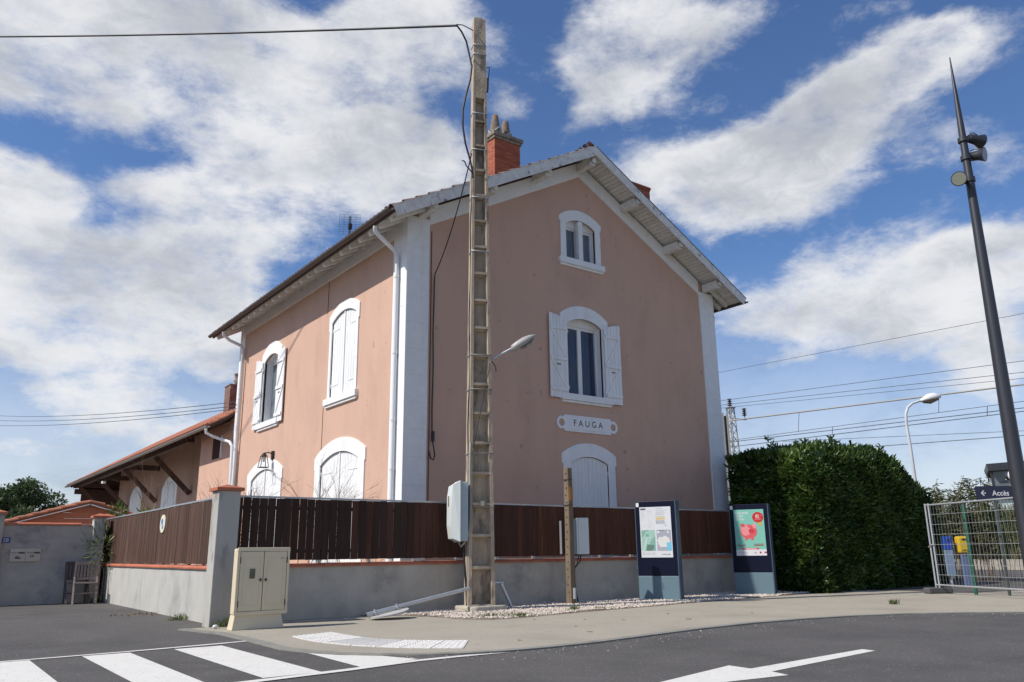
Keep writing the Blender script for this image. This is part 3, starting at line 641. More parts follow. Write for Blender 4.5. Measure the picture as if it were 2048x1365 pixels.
# antenna on the roof
an = thing('tv_antenna', (10.93,24,roofz(10.93)), 'grid shaped television antenna on the left roof slope', 'antenna')
mb = MB(); mb.cyl((10.93,24,roofz(10.93)-.02),(10.93,24,12.42),.03,n=8); mb.box(WF,10.88,11.0,23.95,24.05,11.95,12.15); mb.build('mast', M_iron, an)
AF = frame_rot((10.93,24,12.1), R(-33))
mb = MB()
for k in range(9): mb.box(AF, -.36,-.04,-.34+k*.09,-.333+k*.09,0,.007); mb.box(AF, .04,.36,-.34+k*.09,-.333+k*.09,0,.007)
for a in (-.36,-.2,-.05,.045,.2,.353): mb.box(AF, a,a+.008,-.34,.39,0,.009)
mb.build('grid', flatmat('dark_wire',(.06,.07,.10)), an)

# FAUGA name sign
sg = thing('station_name_sign', (14.05,15.56,4.05), 'white plaque lettered FAUGA between two round holes under the first floor window', 'sign')
cx, cz_ = 14.06, 4.285
def ring(c, z, r, n=20, ph=0): return [(c+r*math.cos(ph+2*PI*i/n), z+r*math.sin(ph+2*PI*i/n)) for i in range(n)]
pts = []
hw, hh = 1.06, .215
def arcp(c, z, r, a0, a1, n=8): return [(c+r*math.cos(R(a0+(a1-a0)*i/n)), z+r*math.sin(R(a0+(a1-a0)*i/n))) for i in range(n+1)]
pts = [(cx-.80,cz_-hh)] + [(cx+.80,cz_-hh),(cx+.84,cz_-.15)] + arcp(cx+.88,cz_,.18,-75,75) + [(cx+.84,cz_+.15),(cx+.80,cz_+hh),(cx-.80,cz_+hh),(cx-.84,cz_+.15)] + arcp(cx-.88,cz_,.18,105,255) + [(cx-.84,cz_-.15)]
MB().prism(GF, pts, .002, .04, [ring(cx-.90,cz_,.095), ring(cx+.90,cz_,.095)]).build('plaque', M_white, sg, bevel=.006)
MB().box(GF, cx-.74, cx+.74, cz_-.155, cz_-.135, .041, .052).build('moulding', M_white, sg)
mb = MB(); M_ink = flatmat('dark_grey_lettering', (.03,.03,.035))
text(GF, 'F A U G A', cx, cz_-.06, .165, .0415, M_ink, sg, sx=1.0, align='CENTER', bold=.006)
# wall lantern on the left wall
ln = thing('wall_lantern', (8.45,23.6,3.7), 'black metal coach lantern on the sunlit wall above the far shutters', 'wall lamp')
lx, ly, lz = 8.3, 23.55, 3.95
mb = MB(); mb.box(WF, 8.53,8.598,ly-.06,ly+.06,lz-.12,lz+.14); mb.tube([(8.56,ly,lz+.05),(8.45,ly,lz+.09),(lx,ly,lz+.06)],.018,6)
mb.tube([(lx,ly,lz+.06),(lx,ly,lz-.02)],[.05,.10],4)
for dx,dy in ((1,1),(1,-1),(-1,1),(-1,-1)): mb.cyl((lx+.07*dx,ly+.07*dy,lz-.02),(lx+.12*dx,ly+.12*dy,lz-.36),.012,n=5)
for s_,z in ((.12,lz-.36),(.07,lz-.03)):
    mb.tube([(lx+s_,ly+s_,z),(lx-s_,ly+s_,z),(lx-s_,ly-s_,z),(lx+s_,ly-s_,z),(lx+s_,ly+s_,z)],.012,5)
mb.build('lantern_frame', M_iron, ln); MB().cyl((lx,ly,lz-.03),(lx,ly,lz-.2),.035).build('bulb_holder', M_zinc, ln)
# cable down the gable wall
def wire(name, pts, r, label, cat, m=M_wire, group=None, n=6):
    return tag(MB().tube(pts, r, n).build(name, m), label, cat, group)
def sag(a, b, s_, n=16):
    a, b = Vector(a), Vector(b); return [a.lerp(b,i/n) - Vector((0,0,4*s_*(i/n)*(1-i/n))) for i in range(n+1)]
wire('wall_cable', [(9.31,15.54,7.49)]+[(9.30+.008*math.sin(i*.9),15.555,7.49-i*.26) for i in range(1,16)]+[(9.32,15.52,3.42),(9.35,15.5,3.2),(9.31,15.5,3.1),(9.24,15.5,3.14),(9.2,15.52,3.3)], .016, 'black cable clipped down the gable wall ending in a loose hook', 'cable')
wire('wall_cable_sleeve', [(9.31,15.53,3.75),(9.31,15.53,3.52)], .04, 'short thick black sleeve near the foot of the gable cable', 'cable sleeve')

# ---------------------------------------------------------------- goods hall behind
hall = thing('goods_hall', (10,42,0), 'long low pink railway hall with wide tiled roof on timber braces', 'building')
hs = .60; hex_, hez, hr = 7.8, 5.35, 13.4
HL = Fr((8.6,0,0),(0,-1,0),(0,0,1),(-1,0,0)); HL2 = Fr((9.9,0,0),(0,-1,0),(0,0,1),(-1,0,0))
wz = lambda x: hez+(x-hex_)*hs
MB().box(HL, -31.3, -27.55, 0, wz(8.6)-.16, -.3, 0).build('wall', M_pink, hall)
MB().prism(Fr((0,27.55,0),(1,0,0),(0,0,1),(0,-1,0)), [(8.62,0),(18.2,0),(18.2,wz(8.62)-.2),(13.4,wz(13.4)-.2),(8.62,wz(8.62)-.2)], -.3, -.01).build('wall', M_pink, hall)
MB().box(WF, 8.9, 9.9, 31.0, 31.295, 0, wz(8.9)-.3).build('wall', M_pink, hall)
MB().box(HL2, -52.0, -31.3, 0, wz(9.9)-.16, -.3, 0).build('wall', mat('brown_pink_render', (.40,.25,.19), .9, var=.1, scale=1.5, bump=.4), hall)
MB().box(WF, 9.9, 17, 51.9, 52.2, 0, wz(9.9)-.2).build('wall', M_pink, hall)
n = math.hypot(1,hs); hfr = Fr((hex_,0,hez),(0,1,0),(1/n,0,hs/n),(-hs/n,0,1/n)); hL = (hr-hex_)*n
MB().box(hfr, 27.5, 57, 0, hL, -.10, -.0).build('roof_deck', M_wooddark, hall)
MB().box(Fr((2*hr-hex_,0,hez),(0,1,0),(-1/n,0,hs/n),(hs/n,0,1/n)), 27.5, 57, 0, hL, -.10, .06).build('roof_deck', M_tile, hall)
mb = MB(); 
for c_ in range(int(29.4/.22)):
    a = 27.6+c_*.22
    for i in range(17): cover(mb, hfr, a, i*.38-.04, i*.38+.40, r=.1)
mb.build('roof_tiles', M_tile, hall)['kind'] = 'stuff'
MB().box(hfr, 27.5, 57, 0, hL, .001, .02).build('tile_bed', M_tile, hall)
g = MB(); g.prism(Fr((hex_-.06,0,hez-.03),(1,0,0),(0,0,1),(0,-1,0)), pr, -57, -27.55); g.build('gutter', mat('grey_zinc_gutter',(.22,.21,.20),.5,var=.15), hall)
for i in range(50): share(mesh_of(MB().box(Fr((0,0,0),hfr.u,hfr.v,hfr.w), -.04,.04,.06,1.6,-.2,-.101), M_wooddark) if i == 0 else bpy.data.objects['hall_rafter'].data, 'hall_rafter' if i == 0 else 'rafter', hfr.p(28+i*.58,0,0), hall)
bpy.data.objects['hall_rafter'].name = 'rafter'
# plate, braces, posts
MB().box(WF, 8.15, 8.4, 31.5, 57, hez-.12, hez+.14).build('wall_plate', M_wooddark, hall)
for y in (37, 43, 49.5, 55.5):
    mb = MB(); mb.tube([(9.85,y,3.7),(8.3,y,hez-.15)], .15, 4, smooth=False); mb.build('brace', M_wooddark, hall)
    if y > 40: MB().box(WF, 8.2,9.9,y-.1,y+.1,hez-.15,hez+.1).build('tie_beam', M_wooddark, hall)
MB().box(WF, 8.2, 17, 56.4, 56.7, hez-.5, hez-.2).build('tie_beam', M_wooddark, hall)
MB().prism(Fr((0,56.75,0),(1,0,0),(0,0,1),(0,-1,0)), [(8.6,3.9),(18,3.9),(18,wz(8.6)-.1),(13.4,wz(13.4)-.15),(8.6,wz(8.6)-.15)], 0, .05).build('gable_boards', M_wooddark, hall)
for x in (12.0, 16.0): MB().box(WF, x, x+.25, 56.4, 56.65, 0, hez-.5).build('post', M_wooddark, hall)
# white band of board near the wall's top
MB().box(HL, -31.3, -27.6, wz(8.6)-.6, wz(8.6)-.38, .001, .03).build('trim', mat('beige_trim',(.40,.31,.25),.9), hall)
# arched openings with pale shutters
for yc in (35.2*1.153, 41.5*1.145):
    w_ = MB().prism(HL2, [(-yc-1.35,1.0)]+arch(-yc,1.35,4.2,4.75)+[(-yc+1.35,1.0)], .001, .04).build('window', M_white, hall)
    for s_ in (-1,1): leaf(HL2, -yc-1.0 if s_<0 else -yc+.02, -yc-.02 if s_<0 else -yc+1.0, 1.1, lambda a, yc=yc: 4.05+.4*math.sqrt(max(0,1-((a+yc)/1.02)**2)), .041, w_, n=6)
# barred window
gw = MB().box(HL, -29.65, -28.75, 4.42, 5.16, .001, .02).build('window', M_dark, hall)
mb = MB()
for k in range(6): mb.cyl(HL.p(-29.55+k*.14,4.42,.05), HL.p(-29.55+k*.14,5.16,.05), .02, n=6)
mb.build('window_bars', M_rust, gw)
for k in range(2): MB().box(HL, -29.75+k*1.0,-29.66+k*1.0,4.40,5.18,.001,.05).build('jamb', M_white if k else M_pinkdirt, gw)
pipe([(7.74,27.8,5.32),(7.76,27.8,5.1),(8.0,27.75,4.98),(8.3,27.5,4.85),(8.36,27.1,4.75),(8.40,26.95,4.6),(8.42,26.9,3.4),(8.42,26.9,.1)], .05, M_pvc, hall)
ch = MB().box(WF, 10.0, 10.72, 32.9, 33.6, 6.2, 7.88).build('chimney', mat('brown_rendered_chimney',(.19,.105,.08),.9,var=.2,scale=4,col2=(.30,.26,.22),c2scale=2), hall)
MB().box(WF, 9.97, 10.75, 32.87, 33.63, 7.885, 7.93).build('chimney_cap', M_cap, ch)
MB().tube([(10.4,33.2,7.9),(10.4,33.2,8.0),(10.4,33.2,8.14),(10.4,33.2,8.16),(10.4,33.2,8.36),(10.4,33.2,8.40),(10.4,33.2,8.44)],[.10,.12,.20,.14,.15,.19,.17],12).build('chimney_pot', M_pot, ch)
MB().box(WF, 7.9, 8.05, 46, 46.4, 4.75, 4.85).build('ceiling_lamp', M_rope, hall)

# ---------------------------------------------------------------- low wall and board fence
def bricks_coping(par, p0, p1, z, w, step=.34, axis='x', x_or_y=0.):
    # rounded terracotta coping tile, mesh shared
    prof = [(0,0),(w,0),(w+.004,.025),(w-.03,.052),(w*.5,.066),(.03,.052),(-.004,.025)]
    if axis == 'x': f = Fr((0,0,0),(0,1,0),(0,0,1),(1,0,0))
    else: f = Fr((0,0,0),(1,0,0),(0,0,1),(0,1,0))
    me = mesh_of(MB().prism(f, prof, 0, step-.006), M_terra); n = int(abs(p1-p0)/step)
    for i in range(n):
        q = p0+i*step
        loc = (q, x_or_y, z+random.uniform(-.002,.002)) if axis == 'x' else (x_or_y, q, z+random.uniform(-.002,.002))
        share(me, 'coping_tile', loc, par)
fw = thing('front_garden_wall', (11,14.1,0), 'long grey rendered wall with terracotta coping under the dark board fence', 'wall')
def wavy_wall(fr, a0, a1, b1, c0, c1, m, par, name='wall_body', da=.5):
    return MB().box(fr, a0, a1, -.05, b1, c0, c1).build(name, m, par)
FW = Fr((0,14.0,0),(1,0,0),(0,0,1),(0,-1,0))
# block courses showing faintly through the render
xs = [4.46]; 
MB().box(FW, 4.46, 17.9, -.05, .875, -.2, -.006).build('wall_body', M_wallc, fw)
for row, (z0, z1) in enumerate(((-.04,.2085),(.21,.4235),(.425,.6485),(.65,.875))):
    a = 4.46-(.25 if row%2 else 0); me = mesh_of(MB().box(Fr((0,0,0),(1,0,0),(0,0,1),(0,-1,0)), .0006, .4994, 0, z1-z0, 0, .0064), M_wallc)
    while a < 17.9:
        s0, s1 = max(a,4.46), min(a+.5,17.9)
        share(me, 'block', (s0, 14.006+random.uniform(-.0003,.0003), z0), fw, scale=((s1-s0)/.5,1,1)); a += .5
bricks_coping(fw, 4.46, 17.95, .876, .27, axis='x', x_or_y=13.965)
ff = thing('front_fence', (11,14.1,.9), 'long dark brown board fence standing on the front garden wall', 'fence')
x = 4.50; k = 0; PB = Fr((0,0,0),(1,0,0),(0,0,1),(0,-1,0))
bm_ = [mesh_of(MB().box(PB, 0, .135, 0, 1.06, 0, .022), m) for m in M_board]
while x < 17.75:
    gap = .011 if x < 8.6 else .004
    t = (x-4.5)/5.5 + random.uniform(-.18,.18); mi = 0 if t < .5 else (1 if t < 1.15 else 2)  # board tone goes from darkest through mid to redder brown along the fence
    share(bm_[mi], 'board', (x, 14.05+random.uniform(-.002,.002), .995+random.uniform(-.004,.004)), ff, rot=(0,random.uniform(-.003,.003),0))
    x += .135+gap; k += 1
MB().box(WF, 4.46, 11.0, 14.02, 14.085, 2.06, 2.09).build('top_cap', M_alu, ff); MB().box(WF, 11.003, 17.9, 14.02, 14.085, 2.056, 2.086).build('top_cap', M_alu, ff)
for z in (1.12,1.86): MB().box(WF, 4.46, 17.9, 14.052, 14.09, z, z+.06).build('rail', M_wooddark, ff)
for i in range(14):
    xx = 5.1+i*.98; mb = MB(); mb.box(WF, xx, xx+.05, 14.092, 14.14, .93, 2.05); mb.box(WF, xx-.01, xx+.03, 14.03, 14.09, .94, .992); mb.build('post', M_alu, ff)
MB().box(WF, 8.2, 17.8, 14.045, 14.06, .945, .96).build('bottom_strip', M_alu, ff)
# corner pillar
def pillar(x0, x1, y0, y1, h, label, m=M_walll, cat='pillar'):
    p = thing('gate_pillar' if cat == 'gate pillar' else 'wall_pillar', ((x0+x1)/2,(y0+y1)/2,0), label, cat)
    MB().box(WF, x0, x1, y0, y1, -.05, h).build('shaft', m, p, bevel=.012)
    o_ = .045; c = ((x0+x1)/2,(y0+y1)/2)
    mb = MB(); mb.box(WF, x0-o_, x1+o_, y0-o_, y1+o_, h, h+.05)
    mb.add([(x0-o_,y0-o_,h+.05),(x1+o_,y0-o_,h+.05),(x1+o_,y1+o_,h+.05),(x0-o_,y1+o_,h+.05),(c[0],c[1],h+.115)], [(0,1,4),(1,2,4),(2,3,4),(3,0,4)])
    mb.build('cap', M_terra, p)
    return p
M_pill = mat('streaked_grey_pillar_render', (.42,.40,.36), .95, var=.12, scale=2.5, bump=.5, bscale=30, col2=(.16,.145,.115), c2scale=2.4, c2lo=.5, c2hi=.75, streak=2)
pillar(4.09, 4.45, 13.6, 13.96, 2.13, 'grey rendered corner pillar with red pyramid cap where both fences meet', M_pill)
pillar(4.22, 4.52, 24.2, 24.5, 2.10, 'grey pillar with red cap at the far end of the side fence', M_walll)
pillar(3.90, 4.18, 23.2, 23.5, 2.06, 'grey pillar with red cap at the end of the wall numbered 28', M_walll)
pillar(1.55, 1.93, 23.15, 23.5, 2.12, 'grey wall pillar with red cap at the left edge of the photo', M_wall28)
# side wall and fence
sw_ = thing('side_garden_wall', (4.4,19,0), 'low pale rendered wall with terracotta coping along the left side', 'wall')
SF = Fr((4.3,0,0),(0,-1,0),(0,0,1),(-1,0,0))
MB().box(SF, -24.2, -13.965, -.05, .86, -.2, 0).build('wall_body', M_walll, sw_)
bricks_coping(sw_, 13.99, 24.2, .861, .27, axis='y', x_or_y=4.262)
sf = thing('side_fence', (4.4,19,.9), 'sun greyed brown board fence with metal top rail along the side street', 'fence')
me = mesh_of(MB().box(Fr((0,0,0),(0,1,0),(0,0,1),(-1,0,0)), 0, .135, 0, 1.10, 0, .022), M_boardl)
y = 14.0
while y < 24.1:
    share(me, 'board', (4.36+random.uniform(-.004,.004), y, .945+random.uniform(-.006,.006)), sf); y += .139
for z in (1.12,1.86): MB().box(WF, 4.365, 4.40, 13.98, 24.18, z, z+.06).build('rail', M_wooddark, sf)
MB().box(WF, 4.325, 4.39, 13.98, 17.6, 2.055, 2.085).build('top_cap', M_alu, sf); MB().box(WF, 4.325, 4.39, 17.603, 24.18, 2.045, 2.075).build('top_cap', M_alu, sf)
for i in range(11): MB().box(WF, 4.402, 4.45, 14.3+i*.95, 14.35+i*.95, .92, 2.05).build('post', M_alu, sf)
# oval plate on the side fence
ov = thing('oval_plate', (4.32,18.05,1.55), 'cream oval plate with blue emblem screwed to the side fence', 'sign')
def oval(c, z, a, b, n=24): return [(c+a*math.cos(2*PI*i/n), z+b*math.sin(2*PI*i/n)) for i in range(n)]
OF = Fr((4.335,0,0),(0,-1,0),(0,0,1),(-1,0,0))
MB().prism(OF, oval(-18.05,1.74,.2,.185), 0, .018).build('plate', flatmat('cream_enamel',(.72,.68,.50)), ov)
M_blue = flatmat('emblem_blue', (.10,.22,.48))
mb = MB(); mb.flat(OF, oval(-18.09,1.79,.09,.055), .0195); mb.flat(OF, oval(-18.02,1.67,.06,.045), .0195); mb.flat(OF, [(-18.2,1.70),(-18.1,1.73),(-17.95,1.72),(-17.98,1.74),(-18.12,1.755)], .0197); mb.build('emblem', M_blue, ov)

# ---------------------------------------------------------------- wall number 28
w28 = thing('street_wall', (0,23.4,0), 'stained grey rendered wall with terracotta coping and house number 28', 'wall')
NF = Fr((0,23.3,0),(1,0,0),(0,0,1),(0,-1,0))
MB().box(NF, 1.93, 3.90, -.05, 1.865, -.2, 0).build('wall_body', M_wall28, w28)
MB().box(NF, -12, 1.55, -.05, 1.80, -.2, 0).build('wall_body', M_wall28, w28)
bricks_coping(w28, 1.93, 3.9, 1.866, .27, axis='x', x_or_y=23.265); bricks_coping(w28, -12, 1.4, 1.801, .27, axis='x', x_or_y=23.265)
p28 = thing('house_number_plate', (2.03,23.29,1.45), 'small blue enamel plate with white number 28', 'number plate')
MB().box(NF, 1.935, 2.12, 1.44, 1.575, .001, .012).build('plate', flatmat('enamel_blue',(.02,.05,.22),.3), p28)
text(NF, '28', 1.962, 1.464, .088, .0135, M_rope, p28, sx=1.0, bold=-.005)
M_mb = flatmat('beige_letterbox', (.50,.45,.36)); M_mbd = flatmat('letterbox_print', (.08,.07,.06))
for i, (a0, a1, lab) in enumerate(((2.15,2.475,'left of two beige letterboxes, the one with a dark car sticker'),(2.48,2.80,'right of two beige letterboxes, the one marked 28'))):
    b = thing('letterbox', ((a0+a1)/2,23.28,.99), lab, 'letterbox', 'letterboxes side by side on the grey wall')
    MB().box(NF, a0, a1, 1.0, 1.305, .001, .03).build('door', M_mb, b, bevel=.006)
    MB().box(NF, a0+.17, a1-.02, 1.185, 1.225, .031, .036).build('flap', M_mbd, b)
    MB().cyl(NF.p(a0+.05,1.205,.03), NF.p(a0+.05,1.205,.038), .014).build('lock', M_mbd, b)
    MB().box(NF, a0+.08, a0+.15, 1.2, 1.212, .031, .033).build('name_slot', M_mbd, b)
    if i: text(NF, '28', a0+.09, 1.10, .055, .0325, M_mbd, b, sx=1.1, bold=.02)
    else:
        mb = MB(); mb.flat(NF, [(a0+.10,1.07),(a0+.24,1.06),(a0+.24,1.085),(a0+.20,1.095),(a0+.18,1.115),(a0+.13,1.115),(a0+.11,1.095)], .0325); mb.flat(NF, [(a0+.10,1.13),(a0+.22,1.125),(a0+.22,1.132),(a0+.10,1.137)], .0325); mb.build('sticker', M_mbd, b)
# gate leaf standing between the two pillars
gt = thing('garden_gate', (4.2,23.9,0), 'narrow brown metal gate leaf between the two far pillars', 'gate')
MB().hexa([(4.19,23.5,.08),(4.22,23.5,.08),(4.25,24.2,.08),(4.28,24.2,.08),(4.19,23.5,1.95),(4.22,23.5,1.95),(4.25,24.2,1.95),(4.28,24.2,1.95)]).build('panel', mat('brown_grey_metal',(.12,.10,.09),.6,var=.15), gt)
MB().tube([(4.14,23.62,1.35),(4.12,23.62,1.30),(4.12,23.62,1.12),(4.14,23.62,1.08)],.02,6).build('handle', M_alu, gt)
# wooden chairs against the wall
def chair(x, y, ang, lab, m, lean=.1):
    f = frame_rot((x,y,0), ang); c = thing('garden_chair', (x,y,0), lab, 'chair', 'wooden garden chairs by the wall')
    w = .52
    for a in (0, w-.045): MB().hexa([f.p(a,0,.10),f.p(a+.045,0,.10),f.p(a,0,.145),f.p(a+.045,0,.145),f.p(a,.98,-.06),f.p(a+.045,.98,-.06),f.p(a,.98,-.015),f.p(a+.045,.98,-.015)]).build('leg', m, c)
    for a in (-.01, w-.03): MB().hexa([f.p(a,0,.40),f.p(a+.04,0,.40),f.p(a,0,.44),f.p(a+.04,0,.44),f.p(a,.62,.02),f.p(a+.04,.62,.02),f.p(a,.62,.06),f.p(a+.04,.62,.06)]).build('leg', m, c)
    MB().hexa([f.p(0,.90,-.04),f.p(w,.90,-.04),f.p(0,.90,-.01),f.p(w,.90,-.01),f.p(0,.98,-.05),f.p(w,.98,-.05),f.p(0,.98,-.02),f.p(w,.98,-.02)]).build('top_rail', m, c)
    MB().hexa([f.p(0,.55,.0),f.p(w,.55,.0),f.p(0,.55,.04),f.p(w,.55,.04),f.p(0,.60,-.0),f.p(w,.60,-.0),f.p(0,.60,.03),f.p(w,.60,.03)]).build('back_rail', m, c)
    for k in range(6): 
        a = .06+k*.072; MB().hexa([f.p(a,.59,.0),f.p(a+.045,.59,.0),f.p(a,.59,.02),f.p(a+.045,.59,.02),f.p(a,.91,-.04),f.p(a+.045,.91,-.04),f.p(a,.91,-.02),f.p(a+.045,.91,-.02)]).build('back_slat', m, c)
    for k in range(5): MB().box(f, 0, w, .46+k*.0, .49+k*.0, .08+k*.065, .13+k*.065).build('seat_slat', m, c)
    MB().box(f, 0, w, .22, .25, .2, .23).build('stretcher', m, c)
    return c
M_chr = mat('greyed_dark_chair_wood', (.12,.085,.078), .9, var=.25, scale=20)
M_chr2 = mat('sun_bleached_chair_wood', (.28,.22,.19), .9, var=.25, scale=20)
chair(3.36, 23.1, R(4), 'darker purple brown wooden chair nearest the grey wall', M_chr)
chair(3.53, 22.85, R(-6), 'bleached slatted wooden chair in front of the darker one', M_chr2)
# outbuilding with a clay coloured gable
ob = thing('clay_outbuilding', (4.3,27,0), 'small low outbuilding with orange boarded gable and tiled verge behind the wall', 'shed')
OB = Fr((0,27.0,0),(1,0,0),(0,0,1),(0,-1,0)); M_clay = mat('orange_clay_boards', (.38,.13,.07), .85, var=.12, scale=3, rnd=.1, col2=(.28,.10,.06), c2scale=3)
gx0, gxr, gx1, gz0, gzr = 1.9, 4.35, 6.8, 1.93, 2.66
sl2 = (gzr-gz0)/(gxr-gx0)
for k in range(9):
    z0 = 1.2+k*.165; z1 = z0+.16
    zc = max(z0, 0); a0 = gx0+max(0,(z1-gz0))/sl2 if z1 > gz0 else gx0; a1 = gx1-(a0-gx0)
    if a0 < gxr-.05: MB().prism(OB, [(gx0+max(0,z0-gz0)/sl2,z0),(gx1-max(0,z0-gz0)/sl2,z0),(a1,z1),(a0,z1)], -.02, .015*((k%2)*.3)+.001).build('wall_board', M_clay, ob)
MB().box(OB, gx0, gx1, 0, 1.2, -.3, 0).build('wall', M_wall28, ob)
for s_ in (-1,1):
    a = gx0 if s_ < 0 else gx1
    nn = math.hypot(gxr-gx0, gzr-gz0); vu = Vector(((gxr-gx0)/nn*(-s_),0,(gzr-gz0)/nn)); vn = Vector(((gzr-gz0)/nn*s_,0,(gxr-gx0)/nn))
    f = Fr((a,27.0,gz0),(0,1,0),vu,vn)
    MB().box(f, -.16, 5, -.1, nn, .0, .035).build('roof_deck', M_tile, ob)
    for k in range(7):
        mbt = MB(); cover(mbt, f, -.10, k*.37-.05, k*.37+.36, r=.10); mbt.build('roof_tile', M_tile, ob)
    mb = MB()
    for c_ in range(20):
        for i in range(7): cover(mb, f, .12+c_*.22, i*.37-.05, i*.37+.36, r=.10)
    mb.build('roof_tiles', M_tile, ob)['kind'] = 'stuff'
    MB().box(f, -.14, -.12, 0, nn, -.075, -.045).build('verge_strip', M_rope, ob)

# ---------------------------------------------------------------- concrete power pole
PX, PY, PH = 9.10, 13.36, 13.06; PF = frame_rot((PX,PY,0), R(-21))
pole = thing('power_pole', (PX,PY,0), 'tall tapered concrete power pole with ladder like recesses in front of the fence', 'utility pole')
pa = lambda z: .268-(.268-.135)*z/PH      # half width
pb = lambda z: .19-(.19-.10)*z/PH         # half depth
mb = MB()
def frus(z0, z1, a0f, a1f, c0f, c1f):
    mb.hexa([PF.p(a0f(z),z,c0f(z)) if q == 0 else PF.p(a1f(z),z,c0f(z)) if q == 1 else PF.p(a0f(z),z,c1f(z)) if q == 2 else PF.p(a1f(z),z,c1f(z)) for z in (z0,z1) for q in range(4)])
fl = lambda z: .072-.022*z/PH
frus(0, PH, lambda z: -pa(z), lambda z: -pa(z)+fl(z), lambda z: -pb(z), pb)
frus(0, PH, lambda z: pa(z)-fl(z), pa, lambda z: -pb(z), pb)
frus(0, PH-.002, lambda z: -pa(z)+fl(z)-.002, lambda z: pa(z)-fl(z)+.002, lambda z: -pb(z)+.01, lambda z: pb(z)-.145)
zb = .10; TOPR = 11.0
ribs = [zb-.1, ] + [.78+.600*k for k in range(18)]
frus(0.0, .13, lambda z: -pa(z)+fl(z)-.002, lambda z: pa(z)-fl(z)+.002, lambda z: -pb(z)+.02, lambda z: pb(z)-.001)
for z in ribs[1:]:
    z1 = z+.06
    # rib with bevelled lower and upper faces
    mb.hexa([PF.p(sx*(pa(z)-fl(z)+.002),zz,cc) for zz,cs in ((z-.035,(pb(z)-.15,pb(z)-.11)),(z1,(pb(z)-.15,pb(z)-.006))) for cc in cs for sx in (-1,1)])
    mb.hexa([PF.p(sx*(pa(z)-fl(z)+.002),zz,cc) for zz,cs in ((z,(pb(z)-.15,pb(z)-.004)),(z1-.01,(pb(z)-.15,pb(z)-.004))) for cc in cs for sx in (-1,1)])
    for s_ in (-1,1):   # bevelled pocket sides
        zt = z+.58
        mb.hexa([PF.p(s_*(pa(z)-fl(z)+.001),z,pb(z)-.148),PF.p(s_*(pa(z)-fl(z)-.045),z,pb(z)-.148),PF.p(s_*(pa(z)-fl(z)+.001),z,pb(z)-.01),PF.p(s_*(pa(z)-fl(z)-.004),z,pb(z)-.01),
                 PF.p(s_*(pa(zt)-fl(zt)+.001),zt,pb(zt)-.148),PF.p(s_*(pa(zt)-fl(zt)-.04),zt,pb(zt)-.148),PF.p(s_*(pa(zt)-fl(zt)+.001),zt,pb(zt)-.01),PF.p(s_*(pa(zt)-fl(zt)-.004),zt,pb(zt)-.01)])
frus(TOPR, PH, lambda z: -pa(z)+fl(z)-.002, lambda z: pa(z)-fl(z)+.002, lambda z: pb(z)-.12, lambda z: pb(z)-.001)
frus(PH-.001, PH+.05, lambda z: -pa(z)+.02, lambda z: pa(z)-.04-(z-PH)*.5, lambda z: -pb(z)+.02, lambda z: pb(z)-.02)
mb.build('shaft', M_conc, pole, bevel=.008)
mb = MB(); n = 10
pts = [(-.40,-.28),(-.32,-.36),(.30,-.36),(.42,-.30),(.44,.30),(.36,.36),(-.34,.38),(-.42,.30)]
slab_f = Fr((PX,PY-.03,-.02),(1,0,0),(0,1,0),(0,0,1))
MB().prism(slab_f, pts, 0, .13).build('footing', M_slab, pole, bevel=.03)
for z in (12.36,12.12,10.6,9.7,8.55,7.3,5.02,4.3,3.0,1.95):
    mb = MB(); a, b = pa(z)+.006, pb(z)+.006
    mb.tube([PF.p(*q) for q in ((-a,z,-b),(-a,z,b),(a,z,b),(a,z,-b),(-a,z,-b))], .012, 6); mb.build('steel_band', M_galv if z > 6 else M_conduit, pole)
def pt(a, z, c): return PF.p(a, z, c)
wire_pts = [pt(-pa(z)-.012+ .012*math.sin(z*3), z, pb(z)*.5+.02*math.sin(z*1.7)) for z in np.linspace(.1, 9.3, 40)]
MB().tube(wire_pts, .013, 6).build('riser_cable', M_wire, pole)
cp = [pt(-pa(z)+.015+.01*math.sin(z*4), z, pb(z)+.03) for z in np.linspace(3.2,1.75,12)] + [pt(-pa(1.5)-.0,1.5,pb(1.5)+.04), pt(-pa(1.4)-.06,1.30,.16), pt(-pa(1.3)-.13,1.2,.10), pt(-pa(1.3)-.16,1.28,.03)]
MB().tube(cp, .024, 8).build('conduit', M_conduit, pole)
MB().tube([pt(-.33,1.36,.03), pt(-.31,.9,.05), pt(-.28,.4,.10), pt(-.27,.12,.12)], .022, 8).build('conduit', M_wire, pole)
MB().tube([pt(-.27,1.3,.12), pt(-.265,.6,.14), pt(-.27,.1,.13)], .014, 6).build('conduit', M_conduit, pole)
MB().tube([pt(pa(4.9)-.03,4.85,pb(4.9)+.02)]+[pt(pa(4.9)-.03-(pa(4)*2-.1)*t,4.85-1.75*t,pb(4)+.03) for t in (.3,.6,1)], .007, 5).build('riser_cable', M_wire, pole)
MB().box(PF, -.02, .06, 1.97, 2.06, pb(2)-.01, pb(2)+.03).build('label_tile', mat('cream_tile',(.55,.48,.34)), pole)
